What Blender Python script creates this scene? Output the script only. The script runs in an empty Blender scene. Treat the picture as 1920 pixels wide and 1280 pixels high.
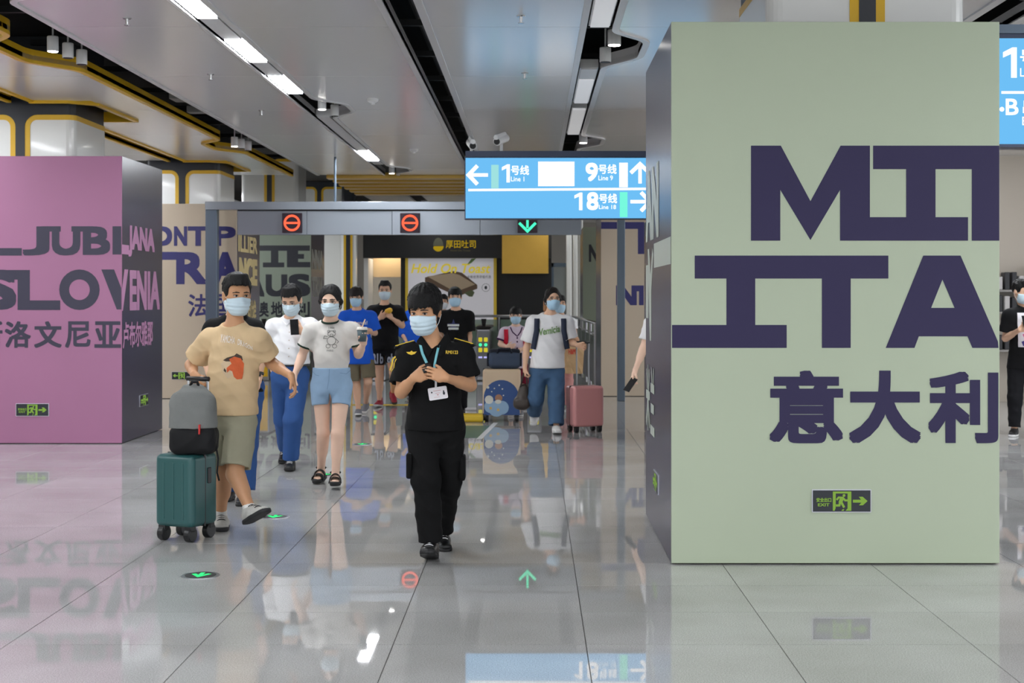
import bpy, bmesh, math, random
import numpy as np
from mathutils import Vector, Matrix
from mathutils.bvhtree import BVHTree

random.seed(7)
SC = bpy.context.scene
COL = SC.collection

# ------------------------------------------------------------------ camera, world, exposure
CAMZ, F, CX, HY = 1.55, 2666.7, 1000.0, 556.0
cam_d = bpy.data.cameras.new('camera')
cam_d.lens = 50.0; cam_d.sensor_width = 36.0; cam_d.sensor_fit = 'HORIZONTAL'
cam_d.shift_x = -40.0 / 1920.0
cam_d.shift_y = -84.0 / 1920.0
cam_d.clip_start = 0.1; cam_d.clip_end = 200
cam_d.dof.use_dof = True; cam_d.dof.focus_distance = 8.6; cam_d.dof.aperture_fstop = 5.6
cam = bpy.data.objects.new('camera', cam_d); COL.objects.link(cam)
cam.location = (0, 0, CAMZ); cam.rotation_euler = (math.pi / 2, 0, 0)
SC.camera = cam

world = bpy.data.worlds.new('world'); SC.world = world
world.use_nodes = True
bg = world.node_tree.nodes['Background']
bg.inputs[0].default_value = (0.93, 0.96, 1.0, 1); bg.inputs[1].default_value = 2.0

SC.view_settings.view_transform = 'Standard'
SC.view_settings.look = 'None'
SC.view_settings.exposure = 0.0
SC.view_settings.gamma = 1.0
SC.view_settings.use_curve_mapping = False
SC.cycles.use_denoising = True
SC.cycles.max_bounces = 8
SC.cycles.diffuse_bounces = 4
SC.cycles.glossy_bounces = 4
SC.cycles.sample_clamp_indirect = 6.0
SC.cycles.caustics_reflective = False
SC.cycles.caustics_refractive = False

LAMP = 95.0          # radiance of the lit ceiling lamps
CEIL = 3.63

# ------------------------------------------------------------------ materials
def lin(c):
    out = []
    for v in c[:3]:
        v = v / 255.0
        out.append(v / 12.92 if v <= 0.04045 else ((v + 0.055) / 1.055) ** 2.4)
    return tuple(out) + (1.0,)

MATS = {}
def mat(name, c, rough=0.6, metal=0.0, spec=0.5, emit=None, estr=0.0, var=0.0, vscale=8.0, bump=0.0, bscale=200.0, coat=0.0, alpha=1.0, trans=0.0):
    if name in MATS: return MATS[name]
    m = bpy.data.materials.new(name); m.use_nodes = True
    nt = m.node_tree; b = nt.nodes['Principled BSDF']
    col = lin(c)
    b.inputs['Base Color'].default_value = col
    b.inputs['Roughness'].default_value = rough
    b.inputs['Metallic'].default_value = metal
    b.inputs['Specular IOR Level'].default_value = spec
    if coat: b.inputs['Coat Weight'].default_value = coat; b.inputs['Coat Roughness'].default_value = 0.05
    if trans: b.inputs['Transmission Weight'].default_value = trans
    if alpha < 1: b.inputs['Alpha'].default_value = alpha
    if emit is not None:
        b.inputs['Emission Color'].default_value = lin(emit); b.inputs['Emission Strength'].default_value = estr
    if var or bump:
        tc = nt.nodes.new('ShaderNodeTexCoord')
    if var:
        n = nt.nodes.new('ShaderNodeTexNoise'); n.inputs['Scale'].default_value = vscale; n.inputs['Detail'].default_value = 5
        nt.links.new(tc.outputs['Object'], n.inputs['Vector'])
        mx = nt.nodes.new('ShaderNodeMix'); mx.data_type = 'RGBA'
        mx.inputs[6].default_value = tuple(max(0, v * (1 - var)) for v in col[:3]) + (1,)
        mx.inputs[7].default_value = tuple(min(1, v * (1 + var)) for v in col[:3]) + (1,)
        nt.links.new(n.outputs['Fac'], mx.inputs[0]); nt.links.new(mx.outputs[2], b.inputs['Base Color'])
    if bump:
        n2 = nt.nodes.new('ShaderNodeTexNoise'); n2.inputs['Scale'].default_value = bscale; n2.inputs['Detail'].default_value = 3
        nt.links.new(tc.outputs['Object'], n2.inputs['Vector'])
        bp = nt.nodes.new('ShaderNodeBump'); bp.inputs['Strength'].default_value = bump; bp.inputs['Distance'].default_value = 0.01
        nt.links.new(n2.outputs['Fac'], bp.inputs['Height']); nt.links.new(bp.outputs['Normal'], b.inputs['Normal'])
    MATS[name] = m
    return m

def granite(name, joints=False):
    m = bpy.data.materials.new(name); m.use_nodes = True
    nt = m.node_tree; b = nt.nodes['Principled BSDF']; N = nt.nodes.new; L = nt.links.new
    geo = N('ShaderNodeNewGeometry')
    n1 = N('ShaderNodeTexNoise'); n1.inputs['Scale'].default_value = 170; n1.inputs['Detail'].default_value = 4; n1.inputs['Roughness'].default_value = 0.75
    n2 = N('ShaderNodeTexNoise'); n2.inputs['Scale'].default_value = 1.3; n2.inputs['Detail'].default_value = 4
    n3 = N('ShaderNodeTexNoise'); n3.inputs['Scale'].default_value = 3.2; n3.inputs['Detail'].default_value = 6
    for n in (n1, n2, n3): L(geo.outputs['Position'], n.inputs['Vector'])
    r1 = N('ShaderNodeValToRGB')
    r1.color_ramp.elements[0].position = 0.30; r1.color_ramp.elements[0].color = lin((142, 141, 140))
    r1.color_ramp.elements[1].position = 0.66; r1.color_ramp.elements[1].color = lin((214, 213, 212))
    L(n1.outputs['Fac'], r1.inputs['Fac'])
    r2 = N('ShaderNodeValToRGB')
    r2.color_ramp.elements[0].position = 0.3; r2.color_ramp.elements[0].color = (0.80, 0.79, 0.78, 1)
    r2.color_ramp.elements[1].position = 0.7; r2.color_ramp.elements[1].color = (1, 1, 1, 1)
    L(n2.outputs['Fac'], r2.inputs['Fac'])
    mx = N('ShaderNodeMix'); mx.data_type = 'RGBA'; mx.blend_type = 'MULTIPLY'; mx.inputs[0].default_value = 1
    L(r1.outputs['Color'], mx.inputs[6]); L(r2.outputs['Color'], mx.inputs[7])
    out = mx.outputs[2]
    oi = N('ShaderNodeObjectInfo')
    hs = N('ShaderNodeHueSaturation')
    mr = N('ShaderNodeMapRange'); mr.inputs['To Min'].default_value = 0.93; mr.inputs['To Max'].default_value = 1.05
    L(oi.outputs['Random'], mr.inputs['Value']); L(mr.outputs['Result'], hs.inputs['Value']); L(out, hs.inputs['Color'])
    out = hs.outputs['Color']
    if joints:
        br = N('ShaderNodeTexBrick')
        br.offset = 0; br.squash = 1
        br.inputs['Scale'].default_value = 1.0
        br.inputs['Brick Width'].default_value = 0.86; br.inputs['Row Height'].default_value = 0.648
        br.inputs['Mortar Size'].default_value = 0.004
        br.inputs['Color1'].default_value = (1, 1, 1, 1); br.inputs['Color2'].default_value = (0.93, 0.93, 0.93, 1); br.inputs['Mortar'].default_value = (0.25, 0.25, 0.25, 1)
        mp = N('ShaderNodeMapping'); mp.inputs['Location'].default_value = (-0.235, -(8.93 % 0.648), 0)
        L(geo.outputs['Position'], mp.inputs['Vector']); L(mp.outputs['Vector'], br.inputs['Vector'])
        m2 = N('ShaderNodeMix'); m2.data_type = 'RGBA'; m2.blend_type = 'MULTIPLY'; m2.inputs[0].default_value = 1
        L(out, m2.inputs[6]); L(br.outputs['Color'], m2.inputs[7]); out = m2.outputs[2]
    L(out, b.inputs['Base Color'])
    rr = N('ShaderNodeMapRange'); rr.inputs['To Min'].default_value = 0.006; rr.inputs['To Max'].default_value = 0.03
    L(n3.outputs['Fac'], rr.inputs['Value']); L(rr.outputs['Result'], b.inputs['Roughness'])
    b.inputs['Specular IOR Level'].default_value = 0.65
    b.inputs['IOR'].default_value = 1.58
    MATS[name] = m
    return m

def emis(name, c, s):
    if name in MATS: return MATS[name]
    m = bpy.data.materials.new(name); m.use_nodes = True
    nt = m.node_tree; nt.nodes.clear()
    e = nt.nodes.new('ShaderNodeEmission'); e.inputs[0].default_value = lin(c); e.inputs[1].default_value = s
    o = nt.nodes.new('ShaderNodeOutputMaterial'); nt.links.new(e.outputs[0], o.inputs[0])
    MATS[name] = m
    return m

# ------------------------------------------------------------------ geometry helpers
def PX(px, py, Y):
    """point of the place at distance Y that stands at (px, py) of the photograph"""
    return Vector(((px - CX) * Y / F, Y, CAMZ - (py - HY) * Y / F))

def tag(o, label=None, cat=None, group=None, kind=None):
    if label: o['label'] = label
    if cat: o['category'] = cat
    if group: o['group'] = group
    if kind: o['kind'] = kind
    return o

def empty(name, loc, label=None, cat=None, group=None, rz=0.0):
    o = bpy.data.objects.new(name, None); COL.objects.link(o)
    o.empty_display_size = 0.1
    o.location = loc; o.rotation_euler = (0, 0, rz)
    tag(o, label, cat, group)
    return o

def link(name, me, m=None, parent=None):
    o = bpy.data.objects.new(name, me); COL.objects.link(o)
    if m is not None and not me.materials:
        for x in (m if isinstance(m, (list, tuple)) else [m]): me.materials.append(x)
    if parent is not None: o.parent = parent
    return o

def mesh(name, verts, faces, m=None, parent=None, smooth=False, fmat=None):
    """verts in world space; with a parent they are moved into the parent's frame (parents are unrotated)"""
    if parent is not None:
        off = Vector(parent.location)
        if parent.parent is not None: off += Vector(parent.parent.location)
        verts = [(v[0] - off.x, v[1] - off.y, v[2] - off.z) for v in verts]
    me = bpy.data.meshes.new(name); me.from_pydata([tuple(v) for v in verts], [], faces); me.update()
    if smooth:
        me.polygons.foreach_set('use_smooth', [True] * len(me.polygons))
    o = link(name, me, m, parent)
    if fmat is not None: me.polygons.foreach_set('material_index', fmat)
    return o

def bm_done(name, bm, m, parent=None, smooth=False):
    if parent is not None:
        off = Vector(parent.location)
        if parent.parent is not None: off += Vector(parent.parent.location)
        bmesh.ops.translate(bm, verts=bm.verts, vec=-off)
    me = bpy.data.meshes.new(name); bm.normal_update(); bm.to_mesh(me); bm.free()
    if smooth: me.polygons.foreach_set('use_smooth', [True] * len(me.polygons))
    return link(name, me, m, parent)

def add_box(bm, x0, x1, y0, y1, z0, z1, bev=0.0, seg=2, M=None):
    r = bmesh.ops.create_cube(bm, size=1)
    vs = r['verts']
    for v in vs:
        v.co = Vector((x0 + (v.co.x + .5) * (x1 - x0), y0 + (v.co.y + .5) * (y1 - y0), z0 + (v.co.z + .5) * (z1 - z0)))
    if bev:
        es = list({e for v in vs for e in v.link_edges})
        r2 = bmesh.ops.bevel(bm, geom=es, offset=bev, segments=seg, affect='EDGES', profile=0.5)
        vs = list({v for f in r2['faces'] for v in f.verts} | {v for v in vs if v.is_valid})
    if M is not None:
        bmesh.ops.transform(bm, matrix=M, verts=vs)
    return vs

def box(name, x0, x1, y0, y1, z0, z1, m, parent=None, bev=0.0, seg=2, M=None, smooth=False):
    bm = bmesh.new(); add_box(bm, x0, x1, y0, y1, z0, z1, bev, seg, M)
    return bm_done(name, bm, m, parent, smooth)

def tube_mesh(pts, r, n=8, closed=False, caps=True):
    """verts, faces of a tube along pts (radius r or list)"""
    pts = [Vector(p) for p in pts]; k = len(pts)
    rs = r if isinstance(r, (list, tuple)) else [r] * k
    V, Fc = [], []
    prev = None
    for i, p in enumerate(pts):
        if closed: d = pts[(i + 1) % k] - pts[i - 1]
        else: d = pts[min(i + 1, k - 1)] - pts[max(i - 1, 0)]
        d.normalize()
        if prev is None:
            a = Vector((0, 0, 1)) if abs(d.z) < 0.9 else Vector((1, 0, 0))
            u = d.cross(a).normalized()
        else:
            u = (prev - d * prev.dot(d)).normalized()
        prev = u; w = d.cross(u)
        for j in range(n):
            t = 2 * math.pi * j / n
            V.append(p + (u * math.cos(t) + w * math.sin(t)) * rs[i])
    for i in range(k if closed else k - 1):
        for j in range(n):
            a = i * n + j; b = i * n + (j + 1) % n
            c = ((i + 1) % k) * n + (j + 1) % n; e = ((i + 1) % k) * n + j
            Fc.append((a, b, c, e))
    if caps and not closed:
        Fc.append(tuple(range(n - 1, -1, -1))); Fc.append(tuple((k - 1) * n + j for j in range(n)))
    return V, Fc

def tube(name, pts, r, m, parent=None, n=8, closed=False, smooth=True):
    V, Fc = tube_mesh(pts, r, n, closed)
    return mesh(name, V, Fc, m, parent, smooth)

def cyl(name, a, b, r0, r1, m, parent=None, n=20, smooth=False):
    return tube(name, [a, b], [r0, r1], m, parent, n, smooth=smooth)

def prism(name, pts, plane, d0, d1, m, parent=None):
    """extrude a 2D polygon: plane 'xy' (d=z), 'xz' (d=y), 'yz' (d=x)"""
    def P(p, d):
        if plane == 'xy': return (p[0], p[1], d)
        if plane == 'xz': return (p[0], d, p[1])
        return (d, p[0], p[1])
    n = len(pts)
    bm = bmesh.new()
    a = [bm.verts.new(P(p, d0)) for p in pts]; b = [bm.verts.new(P(p, d1)) for p in pts]
    bm.faces.new(a); bm.faces.new(b[::-1])
    for i in range(n):
        bm.faces.new((a[i], b[i], b[(i + 1) % n], a[(i + 1) % n]))
    bmesh.ops.recalc_face_normals(bm, faces=bm.faces)
    return bm_done(name, bm, m, parent)

def strip(name, path, w, z0, z1, m, parent=None, closed=False):
    """a band of width w to the left of an xy path, between z0 and z1"""
    n = len(path); off = []
    for i in range(n):
        p = Vector(path[i])
        if closed: a, b = Vector(path[i - 1]), Vector(path[(i + 1) % n])
        else: a, b = Vector(path[max(i - 1, 0)]), Vector(path[min(i + 1, n - 1)])
        d1 = (p - a) if (p - a).length > 1e-6 else (b - p)
        d2 = (b - p) if (b - p).length > 1e-6 else (p - a)
        n1 = Vector((-d1.y, d1.x)).normalized(); n2 = Vector((-d2.y, d2.x)).normalized()
        nn = (n1 + n2).normalized(); c = max(0.35, nn.dot(n1))
        off.append(p + nn * (w / c))
    V = []
    for p, q in zip(path, off):
        V += [(p[0], p[1], z0), (q.x, q.y, z0), (q.x, q.y, z1), (p[0], p[1], z1)]
    Fc = []
    for i in range(n if closed else n - 1):
        j = (i + 1) % n
        for k in range(4):
            l = (k + 1) % 4
            Fc.append((i * 4 + k, i * 4 + l, j * 4 + l, j * 4 + k))
    if not closed:
        Fc.append((3, 2, 1, 0)); Fc.append(tuple((n - 1) * 4 + k for k in range(4)))
    return mesh(name, V, Fc, m, parent)

def round_path(pts, r=0.08, seg=4, closed=False):
    """round the corners of an xy path"""
    out = []; n = len(pts)
    for i in range(n):
        p = Vector(pts[i])
        if not closed and i in (0, n - 1): out.append(tuple(p)); continue
        a, b = Vector(pts[i - 1]), Vector(pts[(i + 1) % n])
        da, db = a - p, b - p
        rr = min(r, da.length * 0.45, db.length * 0.45)
        s, e = p + da.normalized() * rr, p + db.normalized() * rr
        for k in range(seg + 1):
            t = k / seg
            out.append(tuple((1 - t) ** 2 * s + 2 * t * (1 - t) * p + t * t * e))
    return out

def clip_y(poly, y0, y1):
    def half(ps, f):
        out = []
        for i in range(len(ps)):
            a, b = ps[i], ps[(i + 1) % len(ps)]
            fa, fb = f(a), f(b)
            if fa >= 0: out.append(a)
            if (fa >= 0) != (fb >= 0):
                t = fa / (fa - fb); out.append((a[0] + t * (b[0] - a[0]), a[1] + t * (b[1] - a[1])))
        return out
    p = half(poly, lambda q: q[1] - y0)
    if p: p = half(p, lambda q: y1 - q[1])
    out = []
    for q in p:
        if not out or (abs(q[0] - out[-1][0]) + abs(q[1] - out[-1][1])) > 1e-5: out.append(q)
    if len(out) > 2 and (abs(out[0][0] - out[-1][0]) + abs(out[0][1] - out[-1][1])) < 1e-5: out.pop()
    return out

# ------------------------------------------------------------------ lettering (built-in font, or drawn polygons)
_TXT = {}
def text2d(body, bold=0.0, shear=0.0):
    key = (body, bold, shear)
    if key in _TXT: return _TXT[key]
    c = bpy.data.curves.new('t', 'FONT'); c.body = body; c.size = 1; c.offset = bold; c.shear = shear
    c.resolution_u = 4
    o = bpy.data.objects.new('t', c); COL.objects.link(o)
    dg = bpy.context.evaluated_depsgraph_get()
    me = bpy.data.meshes.new_from_object(o.evaluated_get(dg))
    V = [(v.co.x, v.co.y) for v in me.vertices]; Fc = [tuple(p.vertices) for p in me.polygons]
    bpy.data.objects.remove(o); bpy.data.curves.remove(c); bpy.data.meshes.remove(me)
    xs = [v[0] for v in V]; ys = [v[1] for v in V]
    x0, x1, y0, y1 = min(xs), max(xs), min(ys), max(ys)
    V = [((x - x0) / (x1 - x0), (y - y0) / (y1 - y0)) for x, y in V]
    _TXT[key] = (V, Fc)
    return _TXT[key]

class Print2D:
    """flat print collected in a u (right), v (up) plane; w is a hair's breadth of ink above the sheet"""
    def __init__(s): s.V = []; s.F = []; s.W = {}
    def text(s, body, u0, u1, v0, v1, bold=0.0, shear=0.0):
        if body == '1':
            return s.poly([(u0 + x * (u1 - u0), v0 + y * (v1 - v0)) for x, y in ((.58, 0), (1, 0), (1, 1), (.68, 1), (0, .84), (0, .66), (.58, .78))])
        V, Fc = text2d(body, 0.0, shear)
        n = len(body) if len(body) > 1 and body[0] > '\u2fff' else max(1.0, len(body) * 0.6)
        bu, bv = bold * abs(u1 - u0) / n * 1.05, bold * abs(v1 - v0)
        sg = 1 if u1 > u0 else -1
        a0, a1, c0, c1 = u0 + sg * bu, u1 - sg * bu, v0 + bv, v1 - bv
        steps = [(0, 0)] if bold <= 0 else [(0, 0)] + [(math.cos(t), math.sin(t)) for t in np.arange(8) * math.pi / 4 + math.pi / 8] + ([(x, y) for x in (-.92, .92) for y in (-.92, .92)])
        for i, (dx, dy) in enumerate(steps):
            k = len(s.V)
            s.V += [(a0 + x * (a1 - a0) + dx * bu, c0 + y * (c1 - c0) + dy * bv) for x, y in V]
            for j in range(k, len(s.V)): s.W[j] = i * 0.00012
            s.F += [tuple(i2 + k for i2 in f) for f in Fc]
        return s
    def poly(s, pts, holes=()):
        if holes:
            from mathutils.geometry import tessellate_polygon
            loops = [[Vector((p[0], p[1], 0)) for p in pts]] + [[Vector((p[0], p[1], 0)) for p in h] for h in holes]
            allp = [p for l in loops for p in l]; k = len(s.V)
            s.V += [(p.x, p.y) for p in allp]; s.F += [tuple(i + k for i in t) for t in tessellate_polygon(loops)]
        else:
            from mathutils.geometry import tessellate_polygon
            k = len(s.V); s.V += [tuple(p) for p in pts]
            s.F += [tuple(i + k for i in t) for t in tessellate_polygon([[Vector((p[0], p[1], 0)) for p in pts]])]
        return s
    def rect(s, u0, u1, v0, v1): return s.poly([(u0, v0), (u1, v0), (u1, v1), (u0, v1)])
    def disc(s, u, v, r, n=24, ry=None):
        ry = ry or r
        return s.poly([(u + r * math.cos(2 * math.pi * i / n), v + ry * math.sin(2 * math.pi * i / n)) for i in range(n)])
    def ring(s, u, v, r0, r1, n=28):
        f = lambda r: [(u + r * math.cos(2 * math.pi * i / n), v + r * math.sin(2 * math.pi * i / n)) for i in range(n)]
        k = len(s.V); s.V += f(r1) + f(r0)
        s.F += [(k + i, k + (i + 1) % n, k + n + (i + 1) % n, k + n + i) for i in range(n)]
        return s
    def line(s, pts, w):
        """polyline of width w made of one band"""
        n = len(pts); k = len(s.V); A, B = [], []
        for i in range(n):
            p = Vector(pts[i]); a = Vector(pts[max(i - 1, 0)]); b = Vector(pts[min(i + 1, n - 1)])
            d1 = (p - a) if i > 0 else (b - p); d2 = (b - p) if i < n - 1 else (p - a)
            n1 = Vector((-d1.y, d1.x)).normalized(); n2 = Vector((-d2.y, d2.x)).normalized()
            nn = (n1 + n2)
            nn = nn.normalized() if nn.length > 1e-6 else n1
            c = max(0.4, nn.dot(n1)); A.append(p + nn * (w / 2 / c)); B.append(p - nn * (w / 2 / c))
        s.V += [tuple(p) for p in A] + [tuple(p) for p in B]
        s.F += [(k + i, k + n + i, k + n + i + 1, k + i + 1) for i in range(n - 1)]
        return s
    def put(s, name, m, parent, fn, nrm=(0, -1, 0)):
        """fn(u, v) -> world point; nrm: out of the sheet"""
        V = []
        for i, (u, v) in enumerate(s.V):
            p = fn(u, v); w = s.W.get(i, 0.0)
            V.append((p[0] + nrm[0] * w, p[1] + nrm[1] * w, p[2] + nrm[2] * w))
        return mesh(name, V, s.F, m, parent)
    def front(s, name, m, parent, Y):
        """print on a face towards the camera (u = X, v = Z) at depth Y"""
        return s.put(name, m, parent, lambda u, v: (u, Y, v))

def pxpoly(pts, Y):
    return [(PX(x, y, Y).x, PX(x, y, Y).z) for x, y in pts]
def pxtext(pr, body, x0, x1, ytop, ybot, Y, bold=0.0, shear=0.0):
    a, b = PX(x0, ybot, Y), PX(x1, ytop, Y)
    return pr.text(body, a.x, b.x, a.z, b.z, bold, shear)
# ================================================================== THE SETTING
M_tile = granite('polished granite tile'); M_far = granite('polished granite far', True)
M_joint = mat('joint', (84, 82, 78), 0.7)
M_panel = mat('ceiling panel metal', (234, 233, 233), 0.22, 0.3, bump=0.012, bscale=400)
M_rim = mat('white edge trim', (214, 213, 214), 0.35, 0.2)
M_yel = mat('yellow trim', (222, 176, 30), 0.35)
M_black = mat('plenum black', (10, 10, 12), 0.8)
M_duct = mat('dark duct', (26, 26, 28), 0.6)
M_duct2 = mat('pale duct', (120, 118, 115), 0.5)
M_white = mat('white paint', (226, 226, 226), 0.4)
M_colw = mat('glossy white cladding', (226, 226, 222), 0.22, coat=0.12)
M_dark = mat('dark cladding', (26, 30, 38), 0.4)
M_steel = mat('brushed steel', (176, 178, 182), 0.28, 0.9)
M_gantry = mat('grey blue metal', (142, 149, 158), 0.2, 0.25)
M_gantryd = mat('grey blue post', (96, 110, 124), 0.35, 0.4)
M_blk = mat('matte black', (14, 14, 15), 0.55)
M_shopblk = mat('shop black', (13, 14, 16), 0.45)

# ---- floor: bed, single tiles where they can be told apart, continuous slab beyond
TX, TY, Y_T0 = 0.86, 0.648, 8.93
rows0, rows1 = -6, 12                      # rows of single tiles
yA, yB = Y_T0 + rows0 * TY, Y_T0 + rows1 * TY
floor = box('floor', -16, 14, -8, 48, -0.12, -0.004, M_joint)
tag(floor, 'polished grey granite floor of the station hall', 'floor', kind='structure')
def slab(x0, x1, y0, y1):
    return box('paving', x0, x1, y0, y1, -0.004, 0.0, M_far, floor)
slab(-16, 14, -8, yA); slab(-16, 14, yB, 48)
tile_me = None
g = 0.0022
xl_all, xr_all = 1e9, -1e9
spans = []
for k in range(rows0, rows1):
    y0 = Y_T0 + k * TY; y1 = y0 + TY
    i0 = math.floor((-1000 * y1 / F - 0.235) / TX); i1 = math.ceil((920 * y1 / F - 0.235) / TX)
    spans.append((k, i0, i1))
    for i in range(i0, i1):
        cx, cy = 0.235 + (i + 0.5) * TX, y0 + TY / 2
        if tile_me is None:
            bm = bmesh.new(); add_box(bm, -TX / 2 + g, TX / 2 - g, -TY / 2 + g, TY / 2 - g, -0.004, 0.0)
            tile_me = bpy.data.meshes.new('tile'); bm.to_mesh(tile_me); bm.free(); tile_me.materials.append(M_tile)
        t = bpy.data.objects.new('tile', tile_me); COL.objects.link(t); t.parent = floor; t.location = (cx, cy, 0)
    slab(-16, 0.235 + i0 * TX - g, y0, y1); slab(0.235 + i1 * TX + g, 14, y0, y1)

# ---- ceiling: black plenum with hung metal panels
ceiling = box('ceiling', -16, 14, -8, 48, 4.35, 4.45, M_black)
tag(ceiling, 'black ceiling void above hung grey metal panels', 'ceiling', kind='structure')
SEAM = [10.98 + 2.45 * k for k in range(-8, 20)]
def panels(poly, y0, y1, z=CEIL, m=None):
    ys = [y0] + [s for s in SEAM if y0 + 0.05 < s < y1 - 0.05] + [y1]
    for a, b in zip(ys, ys[1:]):
        p = clip_y(poly, a + 0.004, b - 0.004)
        if len(p) > 2: prism('ceiling_panel', p, 'xy', z, z + 0.04, m or M_panel, ceiling)
def trim(path, w=0.045, m=None, dz=0.10, low=0.012):
    strip('edge_trim', path, w, CEIL - low, CEIL + dz, m or M_rim, ceiling)
YF, YN = 24.3, -7.0
def notch_edge(x, notches, deep, ya, yb):
    """edge running from ya to yb at x with trapezoid notches reaching x+deep"""
    pts = [(x, ya)]
    for a, b in notches:
        pts += [(x, a), (x + deep, a + 0.42), (x + deep, b - 0.5), (x, b)]
    pts.append((x, yb))
    return round_path(pts, 0.12, 4)
# panel A between the lit strip and the middle slot
eA = notch_edge(-2.33, [(7.3, 8.75), (14.95, 16.45), (22.6, 24.0)], 0.29, YN, YF)
panels([(-1.06, YF), (-1.06, YN)] + eA, YN, YF); trim(eA, -0.05); trim([(-1.06, YN), (-1.06, YF)], 0.05)
# panel B between the middle slot and the right strip
panels([(0.41, YF), (0.41, YN), (-0.84, YN), (-0.84, YF)], YN, YF)
trim([(-0.84, YN), (-0.84, YF)], -0.06); trim([(0.41, YN), (0.41, YF)], 0.05)
# panel C right of the right strip
eC = notch_edge(0.61, [(3.6, 5.2), (11.15, 12.85), (18.3, 19.9)], 0.29, YN, YF)
panels([(3.30, YF), (3.30, YN)] + eC, YN, YF); trim(eC, -0.055); trim([(3.30, YN), (3.30, YF)], 0.07)
# panel D left of the lit strip
eD = round_path([(-3.70, YF), (-3.70, 9.95), (-3.36, 9.75), (-3.36, 8.6), (-3.70, 8.3), (-3.70, YN)], 0.15, 5)
panels([(-2.53, YN), (-2.53, YF)] + eD, YN, YF); trim(eD, 0.05); trim([(-2.53, YN), (-2.53, YF)], 0.03)
# panel E, yellow edged, along the columns
eE = notch_edge(-4.10, [(3.7, 5.4), (11.2, 12.95), (18.7, 20.4)], -0.33, YN, YF)
panels([(-4.70, YF), (-4.70, YN)] + eE, YN, YF); trim(eE, 0.055, M_yel, 0.09, 0.03)
holes = [(1.4, 3.4), (8.1, 10.1), (15.12, 16.70), (21.75, 23.35)]
edges = [YN] + [v for h in holes for v in h] + [YF]
for a, b in zip(edges[0::2], edges[1::2]):
    panels([(-5.35, a), (-4.70, a), (-4.70, b), (-5.35, b)], a, b)
    panels([(-9.5, a), (-5.55, a), (-5.55, b), (-9.5, b)], a, b)
    trim([(-5.35, a), (-5.35, b)], -0.05, M_yel, 0.08, 0.02)
    trim([(-5.55, b), (-5.55, a)], -0.05, M_yel, 0.08, 0.02)
for a, b in holes:
    trim([(-5.35, a), (-4.95, a), (-4.72, a + 0.2), (-4.70, b), (-5.35, b)], -0.05, M_yel, 0.09, 0.03)
# panel F far right
panels([(3.62, YN), (9.5, YN), (9.5, YF), (3.62, YF)], YN, YF); trim([(3.62, YN), (3.62, YF)], -0.07)
# yellow cross bands and the far ceiling beyond them
M_band = mat('yellow band', (204, 164, 66), 0.3, 0.2); M_band2 = mat('pale yellow band', (205, 190, 140), 0.3, 0.2)
for i, yy in enumerate(np.arange(24.4, 28.2, 0.38)):
    box('ceiling_slat', -3.55, 9.5, yy, yy + 0.33, CEIL - 0.05 + 0.03 * (i % 2), CEIL + 0.05, M_band2 if i % 2 else M_band, ceiling)
for x0, x1 in ((-3.5, -2.6), (-2.3, -1.05), (-0.85, 0.45), (0.6, 9.5)):
    panels([(x0, 28.4), (x1, 28.4), (x1, 40), (x0, 40)], 28.4, 40)
# ducts and cable trays in the slots
for yy in np.arange(4.0, 24, 1.5):
    box('hanger_bar', -4.6, -3.4, yy, yy + 0.05, 3.85, 3.90, M_duct, ceiling)
    box('hanger_bar', -1.3, -0.6, yy + 0.3, yy + 0.35, 3.80, 3.85, M_duct, ceiling)
    box('hanger_bar', 0.3, 0.9, yy + 0.5, yy + 0.54, 3.82, 3.86, M_duct, ceiling)
box('duct', -4.0, -3.75, 15.6, 15.9, 3.72, 3.86, M_duct2, ceiling, 0.01)
box('duct', -4.05, -3.72, 16.6, 16.75, 3.70, 3.78, M_duct2, ceiling, 0.01)
cyl('pipe', (-3.55, -6, 3.9), (-3.55, 24, 3.9), 0.05, 0.05, M_duct, ceiling, 10)
cyl('pipe', (-0.95, -6, 3.95), (-0.95, 24, 3.95), 0.06, 0.06, M_duct, ceiling, 10)

# ---- walls that close the hall
M_wall = mat('far wall', (186, 180, 170), 0.5, var=0.05, vscale=1.5)
M_wallb = mat('beige wall', (190, 180, 166), 0.35, var=0.04, vscale=1)
wl = box('wall_left', -10.2, -10.0, 2, 48, 0, 4.35, M_wall); tag(wl, 'pale wall beyond the left columns', 'wall', kind='structure')
wf = box('wall_back', -10, 14, 44, 44.2, 0, 4.35, M_wall); tag(wf, 'pale wall at the far end of the hall', 'wall', kind='structure')
wr = box('wall_right', 5.2, 13, 21.0, 21.2, 0, 4.35, M_wallb); tag(wr, 'beige wall of the side passage at right', 'wall', kind='structure')

# ================================================================== LAMPS
M_lit = emis('lit diffuser', (246, 250, 255), LAMP)
M_dim = mat('diffuser with added glow', (236, 236, 240), 0.35, emit=(255, 255, 255), estr=0.25)  # weak glow added so the unlit lamp boxes look white
M_house = mat('lamp housing', (205, 205, 206), 0.4)
M_litfar = emis('lit diffuser far', (255, 255, 255), 14.0)
def linear_lamp(x, y0, yl0, yl1, y1, label, lit=True, group=None, w=0.145, far=False):
    r = empty('linear_ceiling_lamp', (x, (y0 + y1) / 2, CEIL), label, 'ceiling lamp', group)
    box('housing', x - w / 2 - 0.012, x + w / 2 + 0.012, y0, y1, CEIL + 0.012, CEIL + 0.09, M_house, r)
    box('diffuser', x - w / 2, x + w / 2, yl0, yl1, CEIL - 0.008, CEIL + 0.012, (M_litfar if far else M_lit) if lit else M_dim, r)
    for a, b in ((y0, yl0), (yl1, y1)):
        if b - a > 0.1: box('cover', x - w / 2, x + w / 2, a + 0.01, b - 0.01, CEIL - 0.002, CEIL + 0.012, M_house, r)
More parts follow.
